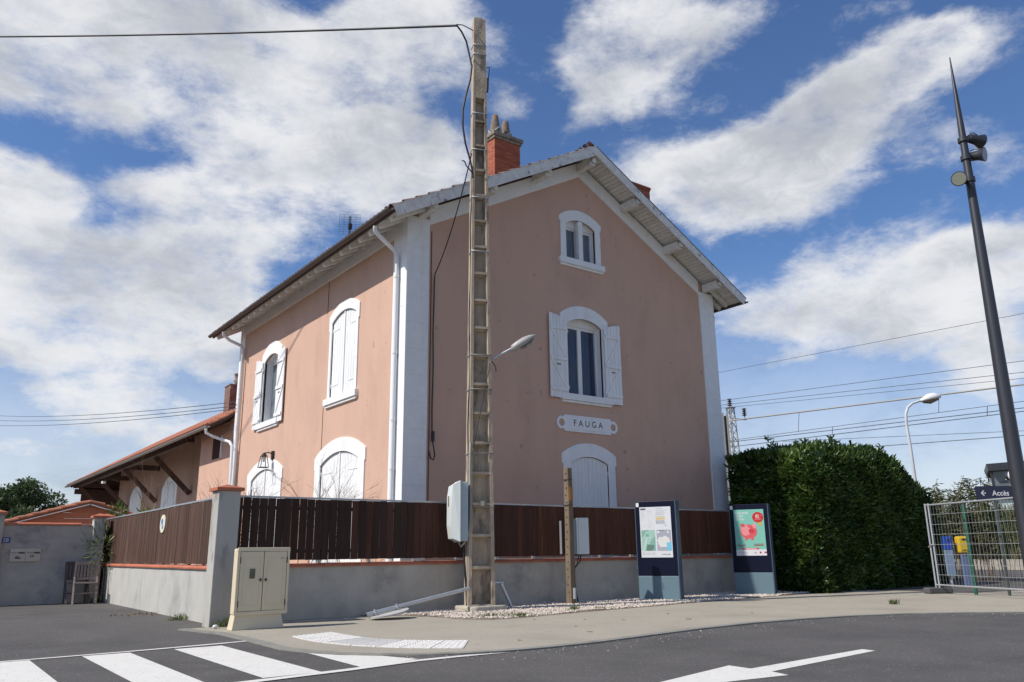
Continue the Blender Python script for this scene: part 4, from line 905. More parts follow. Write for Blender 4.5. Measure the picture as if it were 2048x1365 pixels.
# meter cabinet on the pole's left side
mc = thing('pole_meter_cabinet', tuple(pt(-.42,1.3,0)), 'pale blue grey plastic service cabinet strapped to the left of the concrete pole', 'utility box')
CF = Fr(PF.p(-.29,1.30,.06), PF.w, PF.v, -PF.u)      # a towards camera side, b up, c outwards to the left
def cabbox():
    MB().box(CF, -.24,.24, 0,1.12, 0,.16).build('back_box', M_boxd, mc, bevel=.01)
    prof = [(.162,-.01),(.30,.05),(.34,.30),(.34,.84),(.30,1.06),(.162,1.14)]
    vs = []; 
    for c_, b_ in prof: 
        ins = .0 if c_ < .2 else (.05 if c_ < .32 else .09)
        vs += [CF.p(-.27+ins,b_,c_), CF.p(.27-ins,b_,c_)]
    fs = [(2*i,2*i+1,2*i+3,2*i+2) for i in range(5)] + [tuple(2*i for i in range(6)), tuple(2*i+1 for i in reversed(range(6))), (0,10,11,1)]
    MB().add(vs, fs).build('door', M_boxg, mc)
    MB().box(CF, -.275,.275,-.015,1.145,.155,.172).build('door_rim', M_boxg, mc)
    MB().box(CF, -.06,.04,.66,.86,.341,.345).build('notice_label', mat('brown_label',(.16,.12,.08)), mc)
cabbox()
for z in (.3,.9): MB().box(CF, -.05,.05,z,z+.04,-.05,-.001).build('bracket', M_galv, mc)
# street lamp head on the pole
sl = thing('pole_street_lamp', (9.6,13.5,4.95), 'grey cobra head street lamp on a short arm fixed to the concrete pole', 'street lamp')
Rv = Vector((.80,-.59,0)); la = Vector((9.30,13.25,4.955)); lb = Vector((9.66,13.0,5.14))
MB().tube([la-Rv*.1-Vector((0,0,.04)), la, lb+Vector((.0,-.02,.05))], .026, 8).build('arm', M_galv, sl)
d = (Vector((10.11,12.70,5.47))-lb).normalized(); wv = Vector((.59,.80,0)); up = d.cross(wv)*-1
if up.z < 0: up = -up
vs = []; fs = []
LS = [(0,.05,.05,-.05),(.05,.09,.10,-.09),(.18,.12,.12,-.10),(.38,.13,.125,-.10),(.54,.11,.09,-.07),(.65,.06,.035,-.03),(.69,.02,.005,-.012)]
NS = 12; lb2 = lb+Vector((0,-.02,.03))
for t, hwid, ht, hb in LS:
    for k in range(NS):
        th = 2*PI*k/NS; zz = ht*math.sin(th) if math.sin(th) > 0 else -hb*math.sin(th)
        vs.append(lb2+d*t*.88+wv*hwid*.9*math.cos(th)+up*zz*.85)
for i in range(len(LS)-1):
    for k in range(NS): fs.append((i*NS+k,i*NS+(k+1)%NS,(i+1)*NS+(k+1)%NS,(i+1)*NS+k))
fs += [tuple(reversed(range(NS))), tuple((len(LS)-1)*NS+k for k in range(NS))]
MB().add(vs, fs, True).build('lamp_head', mat('grey_lamp_shell',(.36,.35,.33),.45,var=.1), sl)
vs = [lb2+d*t*.88+wv*hw_*s_+up*hb*.9 for t, hw_, hb in ((.2,.09,-.105),(.36,.11,-.125),(.52,.09,-.095),(.60,.05,-.055)) for s_ in (-1,1)]
MB().add(vs, [(0,1,3,2),(2,3,5,4),(4,5,7,6)]).build('lamp_glass', M_lens, sl)
MB().tube([pt(pa(4.9)+.01,4.92,.1), pt(pa(4.9)+.06,4.86,.12), pt(pa(4.9)+.10,4.78,.13), pt(pa(4.9)+.11,4.68,.13)],.009,5).build('loose_cable', M_wire, sl)
# overhead cable and its drop
top = Vector((9.14,13.6,12.9))
wire('overhead_cable', sag((-3.535,30.3,17.27),(8.418,13.233,12.585),.12,40), .027, 'thick twisted black cable crossing the sky to the pole top', 'cable')
wire('pole_cable', [(8.418,13.233,12.585),(8.545,13.233,12.477),(8.672,13.233,12.282),(8.750,13.233,11.989),(8.789,13.184,11.647),(8.750,13.184,11.305),(8.633,13.184,10.866),(8.555,13.184,10.475),(8.555,13.184,10.085),(8.623,13.184,9.694),(8.741,13.184,9.352),(8.789,13.165,9.108),(8.809,13.165,8.913)], .022, 'slack black cable looping down the left of the concrete pole', 'cable')
wire('stay_wire', [(8.399,13.233,12.604),(8.594,13.262,12.692),(8.907,13.301,12.702)], .012, 'thin stay wire tying the overhead cable to the pole top', 'wire')
wire('house_drop_cable', sag((8.789,13.184,9.499),(9.30,15.52,7.5),.25), .014, 'black cable dropping from the pole to the gable wall', 'cable')
wire('pole_bracket_wire', [(9.178,13.262,11.794),(9.295,13.213,11.843),(9.275,13.213,11.647),(9.236,13.213,11.257)], .012, 'small hook and cable end right of the pole top', 'wire')
tag(MB().tube([(9.236,13.213,11.530),(9.227,13.213,11.179)],[.035,.03],8).build('cable_clamp', M_wire), 'small black cable clamp hanging right of the pole top', 'cable clamp')
tag(MB().tube([(8.789,13.184,9.059),(8.614,13.135,9.137),(8.575,13.135,9.225),(8.496,13.106,9.206)],.015,6).build('cable_hook', M_wire), 'small black hook jutting left of the pole below the loop', 'hook')
# fallen sign post
fs_ = thing('fallen_sign_post', (6.7,13.3,0), 'fallen grey road sign post lying against the pole with its round sign face down', 'road sign')
a, b = Vector((6.50,12.95,.09)), Vector((8.78,13.24,.43))
mb = MB(); mb.tube([a, b], .034, 14); mb.build('post', M_galv, fs_)
mb = MB(); mb.tube([a-(b-a).normalized()*.002, a-(b-a).normalized()*.004], .03, 14); mb.build('post_end', M_dark, fs_)
dd = (b-a).normalized(); sdv = Vector((.1,-1,.0)).normalized(); cen = a+dd*.42+Vector((.02,-.06,-.055)); nrm = dd.cross(sdv).normalized()
vs = [cen+dd*.38*math.cos(t)+sdv*.38*math.sin(t)*.7 + nrm*z for z in (-.012,.012) for t in [2*PI*k/28 for k in range(28)]]
mb = MB(); mb.add(vs, [tuple(range(28)), tuple(reversed(range(28,56)))]+[(k,(k+1)%28,28+(k+1)%28,28+k) for k in range(28)])
o = mb.build('sign_disc', mat('sign_back_grey',(.45,.44,.42),.5,var=.1), fs_)
for t in (.16,.62): MB().tube([a+dd*t+nrm*.055+sdv*-.02,a+dd*t+sdv*.055,a+dd*t-nrm*.06+sdv*.02],.014,6).build('clamp', M_galv, fs_)
br = thing('broken_bracket', (9.9,13.7,0), 'short bent galvanised bracket leaning just right of the concrete pole', 'bracket')
MB().tube([(9.395,13.340,0.514),(9.620,13.301,0.514)],.035,6).build('head', M_galv, br); MB().tube([(9.571,13.301,0.495),(9.786,13.233,0.026)],[.04,.03],6).build('stem', M_galv, br)
# wooden post with box
wp = thing('wooden_post', (11.54,13.5,0), 'short weathered square timber post with drilled holes in front of the fence', 'post')
QF = frame_rot((11.54,13.5,0), R(-84)); hwp = .078
mb = MB(); mb.hexa([QF.p(sx*(hwp-.012*(z>1)),z,sc*(hwp-.012*(z>1))) for z in (-.02,2.86) for sc in (-1,1) for sx in (-1,1)]); mb.build('post_body', M_wood, wp, bevel=.012)
for k in range(17): MB().cyl(QF.p(.01*(-1)**k,.25+k*.155,hwp-.006), QF.p(.01*(-1)**k,.25+k*.155,hwp-.0+.0012), .014, n=8).build('hole', M_dark, wp)
for z in (2.05,2.6): MB().tube([QF.p(-hwp-.01,z,hwp+.005),QF.p(hwp+.02,z+.01,hwp+.01),QF.p(hwp+.03,z,-.02)],.008,5).build('wire_tie', M_iron, wp)
MB().box(QF, hwp-.01, hwp+.002, 2.15,2.45,-.06,.05).build('rust_stain', mat('orange_lichen',(.38,.17,.04),.9,var=.3,scale=30), wp)
wb = thing('post_meter_box', (11.93,13.5,1.1), 'pale grey electrical box mounted on the short timber post', 'utility box')
BXF = frame_rot((11.70,13.62,1.03), R(-30))
MB().box(BXF, .0,.12,0,.74,-.10,.09).build('back_box', M_boxd, wb); MB().box(BXF, .121,.36,-.01,.76,-.14,.13).build('cover', M_boxg, wb, bevel=.02)
MB().box(BXF, .09,.12,-.005,.74,.09,.125).build('door_edge', mat('white_plastic_edge',(.66,.68,.66),.5), wb)
MB().box(BXF, -.26,-.22,.0,.70,-.02,.02).build('bracket_strap', M_galv, wb)
MB().tube([BXF.p(.2,0,0),BXF.p(.17,-.15,0),BXF.p(.05,-.3,0),BXF.p(.04,-.5,.0),BXF.p(.06,-.8,.02),BXF.p(.10,-1.0,.03)],.016,6).build('cable_tail', M_wire, wb)
MB().tube([BXF.p(.15,0,.03),BXF.p(.10,-.2,.03),BXF.p(.0,-.35,.03),BXF.p(.0,-.6,.03)],.012,6).build('cable_tail', M_wire, wb)
MB().cyl(QF.p(hwp+.05,.12,.03), QF.p(hwp+.05,.34,.03), .035, n=10).build('cable_joint', M_galv, wb)

# ---------------------------------------------------------------- beige street cabinet
cb = thing('beige_street_cabinet', (4.6,12.9,0), 'beige two door electricity cabinet on the pavement by the corner pillar', 'electrical cabinet')
KF = frame_rot((4.19,12.70,0), R(1))
mb = MB(); mb.hexa([KF.p(a,z,c) for z,(a0,a1,c1) in ((0,(-.04,.77,.03)),(.215,(.0,.73,.0))) for c in (-.19,c1) for a in (a0,a1)]); mb.build('base', M_cab, cb, bevel=.008)
MB().box(KF, -.012,.802,.216,1.19,-.19,.0).build('body', M_cab, cb, bevel=.02)
mb = MB(); mb.box(KF, -.02,.81,.205,.26,.001,.03); mb.box(KF, -.02,.81,1.15,1.205,.001,.03); mb.box(KF,-.02,.02,.26,1.15,.001,.03); mb.box(KF,.77,.81,.26,1.15,.001,.03); mb.build('frame', M_cab, cb, bevel=.006)
MB().box(KF, .02,.77,.26,1.15,.0012,.006).build('seal', M_cabline, cb)
for a0,a1 in ((.027,.390),(.400,.763)):
    MB().box(KF, a0,a1,.267,1.143,.007,.024).build('door', M_cab, cb, bevel=.004)
    mb = MB(); t=.005; x0,x1,z0,z1 = a0+.055,a1-.055,.345,1.06
    mb.box(KF,x0,x1,z0,z0+t,.0245,.028); mb.box(KF,x0,x1,z1,z1+t,.0245,.028); mb.box(KF,x0,x0+t,z0+t,z1,.0245,.028); mb.box(KF,x1,x1+t,z0,z1+t,.0245,.028); mb.build('door_moulding', M_cab, cb)
for a in (.353,.437): 
    mb = MB(); mb.cyl(KF.p(a,.72,.024),KF.p(a,.72,.034),.026,n=14); mb.build('lock', flatmat('grey_lock',(.30,.27,.2)), cb); MB().cyl(KF.p(a,.72,.034),KF.p(a,.72,.037),.015,n=12).build('keyhole', M_dark, cb)
mb = MB(); mb.box(KF,.165,.275,.73,.90,.0245,.03); mb.build('window_frame', M_cab, cb); MB().box(KF,.177,.263,.742,.888,.0302,.033).build('meter_window', mat('smoky_window',(.10,.11,.07),.15,var=.3,scale=14), cb)
for a in (.024,.766):
    for z in (.36,1.0): MB().cyl(KF.p(a,z-.03,.028),KF.p(a,z+.06,.028),.009,n=6).build('hinge', M_cabline, cb)
MB().box(KF,.66,.71,1.035,1.043,.0245,.027).build('maker_mark', M_cabline, cb)

# ---------------------------------------------------------------- information panels
def panel(o, label, kind):
    p = thing('information_panel', (o[0],o[1],0), label, 'information panel', 'navy station information panels')
    f = Fr((o[0],o[1],0), (.43,-.903,0), (0,0,1), (-.903,-.43,0)); Wd, T, H_ = .93, .26, 2.17
    MB().box(f, 0, Wd, -.03, .53, -T, 0).build('plinth', M_steelb, p, bevel=.006)
    MB().box(f, .004, Wd-.004, .533, H_-.002, -T+.004, -.0).build('cabinet', M_navy, p, bevel=.006)
    MB().box(f, Wd-.003, Wd+.018, .0, H_, -T, .003).build('side_trim', M_slate, p); MB().box(f, -.014, .003, .53, H_, -T, .003).build('side_trim', M_slate, p)
    MB().box(f, .02,.085,H_-.12,H_-.03,.001,.003).build('sticker', M_rope, p)
    a0, a1, b0, b1 = .10, .83, .93, 2.04
    MB().box(f, a0, a1, b0, b1, .002, .006).build('poster', flatmat('poster_paper',(.66,.67,.68),.35) if kind == 'map' else flatmat('poster_green',(.20,.50,.40),.35), p)
    mats = {}
    def fm(n, c):
        if n not in mats: mats[n] = bpy.data.materials.get(n) or flatmat(n, c, .4)
        return mats[n]
    def rect(u0,u1,v0,v1,n,c,nm='print',k=.0075): MB().flat(f, [(a0+u0*(a1-a0),b0+v0*(b1-b0)),(a0+u1*(a1-a0),b0+v0*(b1-b0)),(a0+u1*(a1-a0),b0+v1*(b1-b0)),(a0+u0*(a1-a0),b0+v1*(b1-b0))], k).build(nm, fm(n,c), p)
    def poly(pts,n,c,nm='print',k=.008): MB().flat(f, [(a0+u*(a1-a0),b0+v*(b1-b0)) for u,v in pts], k).build(nm, fm(n,c), p)
    grey=(.38,.40,.43)
    if kind == 'map':
        rect(.03,.20,.945,.975,'print_dark',(.07,.07,.09))
        random.seed(3)
        for v in (.92,.90,.87,.84,.81,.78,.74,.70,.66,.62,.585):
            for u0 in (.04,.24): 
                if random.random() < .8: rect(u0,u0+random.uniform(.08,.17),v,v+.006,'print_faint',(.52,.54,.57))
        for v in (.965,.925,.89,.865,.84): rect(.52,.52+random.uniform(.18,.38),v,v+.008,'print_grey',grey)
        for v in (.805,.72,.705,.69,.675,.66): rect(.55,.55+random.uniform(.2,.3),v,v+.009,'print_grey',grey); rect(.52,.535,v-.002,v+.012,'print_dark',(.07,.07,.09))
        rect(.52,.80,.745,.788,'print_yellow',(.70,.48,.10)); rect(.52,.80,.762,.768,'print_faint',(.52,.54,.57),k=.0085)
        rect(.80,.84,.62,.632,'print_dark',(.07,.07,.09))
        rect(.03,.47,.13,.54,'map_green',(.22,.40,.33)); poly([(.03,.38),(.12,.44),(.20,.54),(.47,.54),(.47,.42),(.30,.30),(.25,.13),(.03,.13)],'map_pale_green',(.33,.53,.44))
        poly([(.20,.26),(.43,.24),(.40,.16),(.30,.13),(.16,.135)],'map_dark_green',(.12,.22,.17),k=.0083); poly([(.16,.45),(.26,.47),(.27,.40),(.20,.38)],'map_mid',(.20,.34,.28),k=.0083)
        rect(.20,.34,.395,.402,'print_white',(.75,.75,.75),k=.0086); poly([(.06,.13),(.09,.13),(.22,.40),(.20,.41)],'print_white2',(.6,.68,.64),k=.0086); rect(.19,.26,.525,.535,'print_dark',(.07,.07,.09),k=.0086)
        rect(.52,.97,.13,.54,'map_grey',(.36,.37,.42))
        random.seed(5); cl = []
        for k in range(22):
            t = 2*PI*k/22; rr = .15+random.uniform(-.02,.03); cl.append((.73+rr*1.25*math.cos(t),.30+rr*.72*math.sin(t)))
        poly(cl,'map_white',(.66,.66,.63),k=.0083); poly([(.82,.29),(.97,.29),(.97,.13),(.84,.13),(.83,.22)],'map_sea',(.16,.50,.68),k=.0085)
        rect(.60,.76,.525,.533,'print_dark',(.07,.07,.09),k=.0086); rect(.54,.61,.48,.51,'print_white',(.75,.75,.75),k=.0086); rect(.86,.91,.48,.51,'print_white',(.75,.75,.75),k=.0086)
        for v in (.085,.06): 
            for u in (.04,.18,.34): rect(u,u+.11,v,v+.007,'print_grey',grey)
        for u in (.66,.72,.77,.84,.88): rect(u,u+.035,.05,.068,'print_dark2',(.16,.16,.2))
    else:
        wt = fm('print_white',(.75,.75,.75))
        rect(0,1,0,.13,'poster_white_strip',(.70,.69,.70))
        for s_, v in (('AUX ÉCONOMIES',.90),('QUI VONT',.832),('BON TRAIN',.764)):
            text(f, s_, a0+.05*(a1-a0), b0+v*(b1-b0), .052, .0085, wt, p, sx=.55, bold=.01)
        poly([(u,v) for u,v in [(.80+.185*math.cos(2*PI*k/28), .825+.115*math.sin(2*PI*k/28)) for k in range(28)]],'red_disc',(.55,.02,.02),k=.0086)
        text(f, '82', a0+.79*(a1-a0), b0+.815*(b1-b0), .075, .0096, wt, p, sx=.85, bold=.008, align='CENTER'); text(f, '%', a0+.89*(a1-a0), b0+.85*(b1-b0), .022, .0096, wt, p, sx=.9)
        text(f, 'ÉCONOMIES', a0+.80*(a1-a0), b0+.778*(b1-b0), .018, .0096, wt, p, sx=1.0, align='CENTER')
        poly([(.86+.055*math.cos(2*PI*k/18), .685+.035*math.sin(2*PI*k/18)) for k in range(18)],'coin_yellow',(.62,.38,.03),k=.0088)
        pk, pd, pl = 'pig_pink', 'pig_dark', 'pig_light'
        poly([(.46+.28*math.cos(2*PI*k/30), .52+.155*math.sin(2*PI*k/30)) for k in range(30)],pk,(.68,.10,.12),k=.0086)
        poly([(.36+.17*math.cos(2*PI*k/24), .545+.115*math.sin(2*PI*k/24)) for k in range(24)],pl,(.78,.27,.28),k=.0090)
        poly([(.22,.62),(.20,.68),(.26,.70),(.34,.68),(.34,.62)],'pig_ear',(.62,.08,.10),k=.0093); poly([(.58,.64),(.66,.70),(.73,.68),(.73,.60),(.66,.58)],'pig_light',(.78,.27,.28),k=.0093)
        for u in (.33,.53): poly([(u,.42),(u+.09,.42),(u+.08,.335),(u-.01,.335)],pk,(.68,.10,.12),k=.0085)
        poly([(.56+.10*math.cos(2*PI*k/20), .53+.055*math.sin(2*PI*k/20)) for k in range(20)],'pig_snout',(.60,.05,.07),k=.0096)
        for u in (.53,.59): poly([(u+.014*math.cos(2*PI*k/10), .53+.014*math.sin(2*PI*k/10)) for k in range(10)],pd,(.20,.02,.03),k=.0101)
        for u in (.47,.58): poly([(u+.016*math.cos(2*PI*k/10), .615+.010*math.sin(2*PI*k/10)) for k in range(10)],pd,(.20,.02,.03),k=.0101)
        text(f, 'fréquenciO', a0+.05*(a1-a0), b0+.205*(b1-b0), .045, .0088, fm('print_red_dark',(.30,.03,.03)), p, sx=.72, bold=.015)
        for v in (.243,.222,.208): rect(.60,.92,v,v+.010,'print_red_dark',(.30,.03,.03))
        poly([(.20,.132),(.22,.165),(.74,.165),(.77,.132)],'red_tab',(.60,.03,.03),k=.0088); rect(.30,.67,.142,.153,'print_white',(.75,.75,.75),k=.0093)
        rect(.03,.40,.06,.066,'print_grey',grey,k=.0088); text(f, 'liO', a0+.60*(a1-a0), b0+.045*(b1-b0), .035, .0088, M_ink, p, sx=.9, bold=.01)
        rect(.77,.83,.045,.085,'red_square',(.5,.02,.03),k=.0088); poly([(.91,.05),(1.0,.05),(1.0,.08),(.95,.09)],'purple_mark',(.35,.03,.14),k=.0088)
    return p
panel((13.46,13.40), 'navy information panel showing timetables and two maps, nearer the concrete pole', 'map')
panel((16.66,13.28), 'navy information panel with a green piggy bank poster, beside the hedge', 'pig')
random.seed(11)

# ---------------------------------------------------------------- vegetation
def leaves(centers, dirs, size, asp, m, name, parent, fold=.25, droop=.2, kind=None):
    N = len(centers); d = dirs/np.linalg.norm(dirs,axis=1)[:,None]
    rv = rng.normal(size=(N,3)); sd_ = np.cross(d, rv); sd_ /= np.linalg.norm(sd_,axis=1)[:,None]; up_ = np.cross(sd_, d)
    L = size[:,None]; w = L*asp*.5
    v0 = centers; v1 = centers+d*L*.5+sd_*w+up_*w*fold; v2 = centers+d*L-up_*L*droop; v3 = centers+d*L*.5-sd_*w+up_*w*fold; 
    V = np.stack([v0,v1,v2,v3],1).reshape(-1,3); i = np.arange(N)*4
    F = np.concatenate([np.stack([i,i+1,i+2],1), np.stack([i,i+2,i+3],1)])
    me = bpy.data.meshes.new(name); me.vertices.add(len(V)); me.vertices.foreach_set('co', (V-np.array(ORG[parent.name])).ravel() if parent else V.ravel())
    me.loops.add(F.size); me.loops.foreach_set('vertex_index', F.ravel().astype(np.int32)); me.polygons.add(len(F))
    me.polygons.foreach_set('loop_start', np.arange(0,F.size,3,dtype=np.int32)); me.polygons.foreach_set('loop_total', np.full(len(F),3,np.int32))
    me.update(); me.validate(); me.materials.append(m)
    o = bpy.data.objects.new(name, me); COL.objects.link(o)
    if parent: o.parent = parent; ORG[o.name] = ORG[parent.name]
    if kind: o['kind'] = kind
    return o
# laurel hedge
hd = thing('laurel_hedge', (21,14,0), 'tall dense dark green laurel hedge beside the station house', 'hedge')
HB = [18.6, 24.8, 12.2, 15.2]
def htop(x, y): return 3.50 + .28*np.sin(np.clip((x-18.7)/5.6,0,1)*PI)**.7 - .75*np.clip((x-22.3)/2.5,0,1)**1.6 + .10*np.sin(x*2.3+y) - .25*np.clip((y-14)/3,0,1)
def nz(x, y, z, s_=1.): return np.sin(x*2.1*s_+z*1.7)*np.sin(z*2.6*s_+y*1.9+1)*.5+np.sin(x*5.1*s_+y*4+z*3.7)*.25
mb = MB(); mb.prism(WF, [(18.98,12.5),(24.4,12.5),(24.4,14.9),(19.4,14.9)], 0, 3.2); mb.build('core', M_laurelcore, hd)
C_, D_ = [], []
def face(n, fx):
    P, Dn = fx(n); C_.append(P); D_.append(Dn)
def front(n):
    x = rng.uniform(HB[0],HB[1],n); t = htop(x, HB[2]); z = rng.uniform(0,1,n)*t; b = nz(x,0,z)
    edge = .5*np.clip((z-t+.6)/.6,0,1)**2; right = .0
    y = HB[2]+.02+edge-.20*b+rng.exponential(.11,n)
    return np.stack([x,y,z],1), np.stack([rng.normal(0,.55,n), -np.ones(n)*.8, rng.normal(.35,.5,n)],1)
def leftf(n):
    y = rng.uniform(HB[2],HB[3],n); t = htop(HB[0], y); z = rng.uniform(0,1,n)*t; b = nz(y,3,z)
    edge = .4*np.clip((z-t+.5)/.5,0,1)**2; x = HB[0]+.2*(y-HB[2])+edge-.13*b+rng.exponential(.10,n)
    return np.stack([x,y,z],1), np.stack([-np.ones(n)*.8, rng.normal(0,.55,n), rng.normal(.35,.5,n)],1)
def rightf(n):
    y = rng.uniform(HB[2],HB[3],n); t = htop(HB[1], y); z = rng.uniform(0,1,n)*t; x = HB[1]-.5*np.clip((z-t+.7)/.7,0,1)**2+.12*nz(y,5,z)-rng.exponential(.1,n)
    return np.stack([x,y,z],1), np.stack([np.ones(n)*.8, rng.normal(0,.55,n), rng.normal(.35,.5,n)],1)
def topf_(n):
    x = rng.uniform(HB[0],HB[1],n); y = rng.uniform(HB[2],HB[3],n); x = np.maximum(x, HB[0]+.2*(y-HB[2])); z = htop(x,y)+.10*nz(x*1.5,y,0)-rng.exponential(.10,n)-.3*np.clip((HB[2]+.4-y)/.4,0,1)**2
    return np.stack([x,y,z],1), np.stack([rng.normal(0,.5,n), rng.normal(0,.5,n), np.ones(n)],1)
face(26000, front); face(15000, leftf); face(6000, rightf); face(12000, topf_)
# sprigs on top
for k in range(60):
    x = rng.uniform(19.0,24.4); y = rng.uniform(12.4,14.2); h = rng.uniform(.08,.26) if k%19 else .42; n = int(26*h/.3); z0 = float(htop(x,y))-.1
    t = rng.uniform(0,1,n); lean = rng.normal(0,.12,2)
    P = np.stack([x+lean[0]*t+rng.normal(0,.02,n), y+lean[1]*t+rng.normal(0,.02,n), z0+t*h*1.1],1)
    C_.append(P); D_.append(np.stack([rng.normal(0,.8,n), rng.normal(0,.8,n), np.ones(n)*.9],1))
Cc, Dc = np.concatenate(C_), np.concatenate(D_)
leaves(Cc, Dc, rng.uniform(.12,.25,len(Cc)), .36, M_laurel, 'foliage', hd, kind='stuff')
# pale feathery shrub behind the hedge
fe = thing('feathery_shrub', (28.3,12.7,0), 'feathery pale green shrub rising behind the right end of the hedge', 'shrub')
C_, D_ = [], []
mbt = MB()
for k in range(80):
    bx, by = 28.2+rng.normal(0,.7), 12.8+rng.normal(0,.7); L_ = rng.uniform(1.6,3.4); a = rng.uniform(0,2*PI); bend = rng.uniform(.3,1.1)
    pts_ = [Vector((bx+math.cos(a)*bend*t*t, by+math.sin(a)*bend*t*t, L_*(t-.25*t*t)*1.33)) for t in np.linspace(0,1,7)]
    mbt.tube(pts_, .01, 3, False)
    n = 70; t = rng.uniform(.35,1,n); P = np.stack([bx+math.cos(a)*bend*t*t, by+math.sin(a)*bend*t*t, L_*(t-.25*t*t)*1.33],1)+rng.normal(0,.03,(n,3))
    C_.append(P); D_.append(np.stack([rng.normal(0,1,n)+math.cos(a), rng.normal(0,1,n)+math.sin(a), rng.normal(-.1,.4,n)],1))
mbt.build('stems', M_dry, fe)
Cc, Dc = np.concatenate(C_), np.concatenate(D_); leaves(Cc, Dc, rng.uniform(.15,.32,len(Cc)), .14, M_reed, 'foliage', fe)
# reeds / tall grass bank across the tracks
def blades(name, gen, N, h0, h1, w, m, lean=.25, parent=None):
    V = []; F = []
    xs_, ys_, zs_ = gen(N); h = rng.uniform(h0,h1,N); a = rng.uniform(0,2*PI,N); ln_ = rng.normal(0,lean,(N,2))*h[:,None]
    ca, sa = np.cos(a)*w, np.sin(a)*w
    b0 = np.stack([xs_-ca,ys_-sa,zs_],1); b1 = np.stack([xs_+ca,ys_+sa,zs_],1)
    m0 = np.stack([xs_-ca*.8+ln_[:,0]*.35,ys_-sa*.8+ln_[:,1]*.35,zs_+h*.6],1); m1 = np.stack([xs_+ca*.8+ln_[:,0]*.35,ys_+sa*.8+ln_[:,1]*.35,zs_+h*.6],1)
    t = np.stack([xs_+ln_[:,0],ys_+ln_[:,1],zs_+h],1)
    V = np.stack([b0,b1,m1,m0,t],1).reshape(-1,3); i = np.arange(N)*5
    F = [tuple(map(int,q)) for q in np.stack([i,i+1,i+2,i+3],1)] + [tuple(map(int,q)) for q in np.stack([i+3,i+2,i+4],1)]
    og = np.array(ORG[parent.name]) if parent else 0
    me = bpy.data.meshes.new(name); me.from_pydata((V-og).tolist(), [], F); me.materials.append(m)
    o = bpy.data.objects.new(name, me); COL.objects.link(o)
    if parent: o.parent = parent; ORG[o.name] = ORG[parent.name]
    return o
def gb(N):
    x = rng.uniform(45.2,52,N); y = rng.uniform(-6,34,N); return x, y, np.full(N,.25)
tag(blades('reed_bank', gb, 22000, 1.4, 3.5, .035, M_reed, .13), kind='stuff')
sheet('bank_soil', [(45,-10),(60,-10),(60,60),(45,60)], .25, mat('bank_green_soil',(.07,.085,.03),.95,var=.3,scale=2))
MB_ = MB().box(WF, 52, 58, -12, 55, 0, 3.0).build('far_thicket', mat('far_dark_thicket',(.035,.045,.018),.95,var=.4,scale=3)); tag(MB_, kind='structure')
plat = tag(MB().box(WF, 41.4, 45, -30, 60, -.1, .42).build('platform', mat('platform_concrete',(.36,.33,.27),.9,var=.12,scale=2)), kind='structure')
sheet('platform_edge_line', [(41.45,-30),(41.8,-30),(41.8,60),(41.45,60)], .424, M_paint)
# tree behind the shed
tr = thing('garden_tree', (5.6,62,0), 'round dark green tree behind the orange outbuilding at the left', 'tree')
mb = MB(); mb.tube([(5.6,62,0),(5.65,62,1.4),(5.5,62,2.6),(5.7,62,4)],[.28,.22,.16,.06],8)
for a in range(7): 
    an_ = a*.9; mb.tube([(5.55,62,1.6+.15*a),(5.55+1.0*math.cos(an_),62+1.0*math.sin(an_),2.8+.2*a),(5.55+2.2*math.cos(an_),62+2*math.sin(an_),3.5+.25*a)],[.11,.07,.03],6)
mb.build('trunk', M_bark, tr)
C_, D_ = [], []
for k in range(85):
    th, ph = rng.uniform(0,2*PI), rng.uniform(-.5,1.3); rr = rng.uniform(.55,1.)
    c = np.array([5.2+3.3*rr*math.cos(th)*math.cos(ph), 62+3.0*rr*math.sin(th)*math.cos(ph), 3.3+2.6*rr*math.sin(ph)])
    n = 260; q = rng.normal(0,1,(n,3)); q /= np.linalg.norm(q,axis=1)[:,None]; C_.append(c+q*rng.uniform(.35,.75,(n,1))*rng.uniform(.6,1.1)); D_.append(q+rng.normal(0,.4,(n,3))+[0,0,.3])
Cc, Dc = np.concatenate(C_), np.concatenate(D_); leaves(Cc, Dc, rng.uniform(.13,.26,len(Cc)), .55, M_tree, 'crown', tr)
# a distant tree line to close the horizon
far = []
def gfar(N):
    a = rng.uniform(-.5,2.2,N); r0 = rng.uniform(210,260,N); return r0*np.sin(a), r0*np.cos(a), np.zeros(N)
tag(blades('distant_treeline', gfar, 5000, 3.0, 7.0, 1.2, M_tree, .08), kind='stuff')
# leafless garden shrubs behind the fence
def twig(mb, p, d, L_, r, dep):
    q = p+d*L_; mid = p.lerp(q,.5)+Vector(rng.normal(0,.03*L_,3)); mb.tube([p,mid,q],[r,r*.8,r*.6],4,False)
    if dep == 0: return
    for k in range(3 if dep > 1 else 4):
        t = rng.uniform(.35,1); nd = (d+Vector(rng.normal(0,.42,3))+Vector((0,0,.15))).normalized(); twig(mb, p.lerp(q,t), nd, L_*rng.uniform(.45,.75), r*.6, dep-1)
def shrub(x, y, z0, n, L_, label, r=.011):
    s_ = thing('bare_shrub', (x,y,0), label, 'shrub', 'leafless shrubs behind the fences'); 
    for k in range(n):
        mb = MB(); p = Vector((x+rng.normal(0,.35),y+rng.normal(0,.35),z0)); twig(mb, p, Vector((rng.normal(0,.22),rng.normal(0,.22),1)).normalized(), L_*rng.uniform(.8,1.1), r, 3); mb.build('branch', M_dry, s_)
    return s_
shrub(7.2,20.9,.4,9,1.55,'bare twiggy shrub in front of the lantern and the far shutters')
shrub(7.5,17.0,.4,7,1.5,'bare twiggy shrub in front of the large closed white shutters')
shrub(6.9,19.0,.3,3,1.35,'thin bare shrub between the two ground floor shutters')
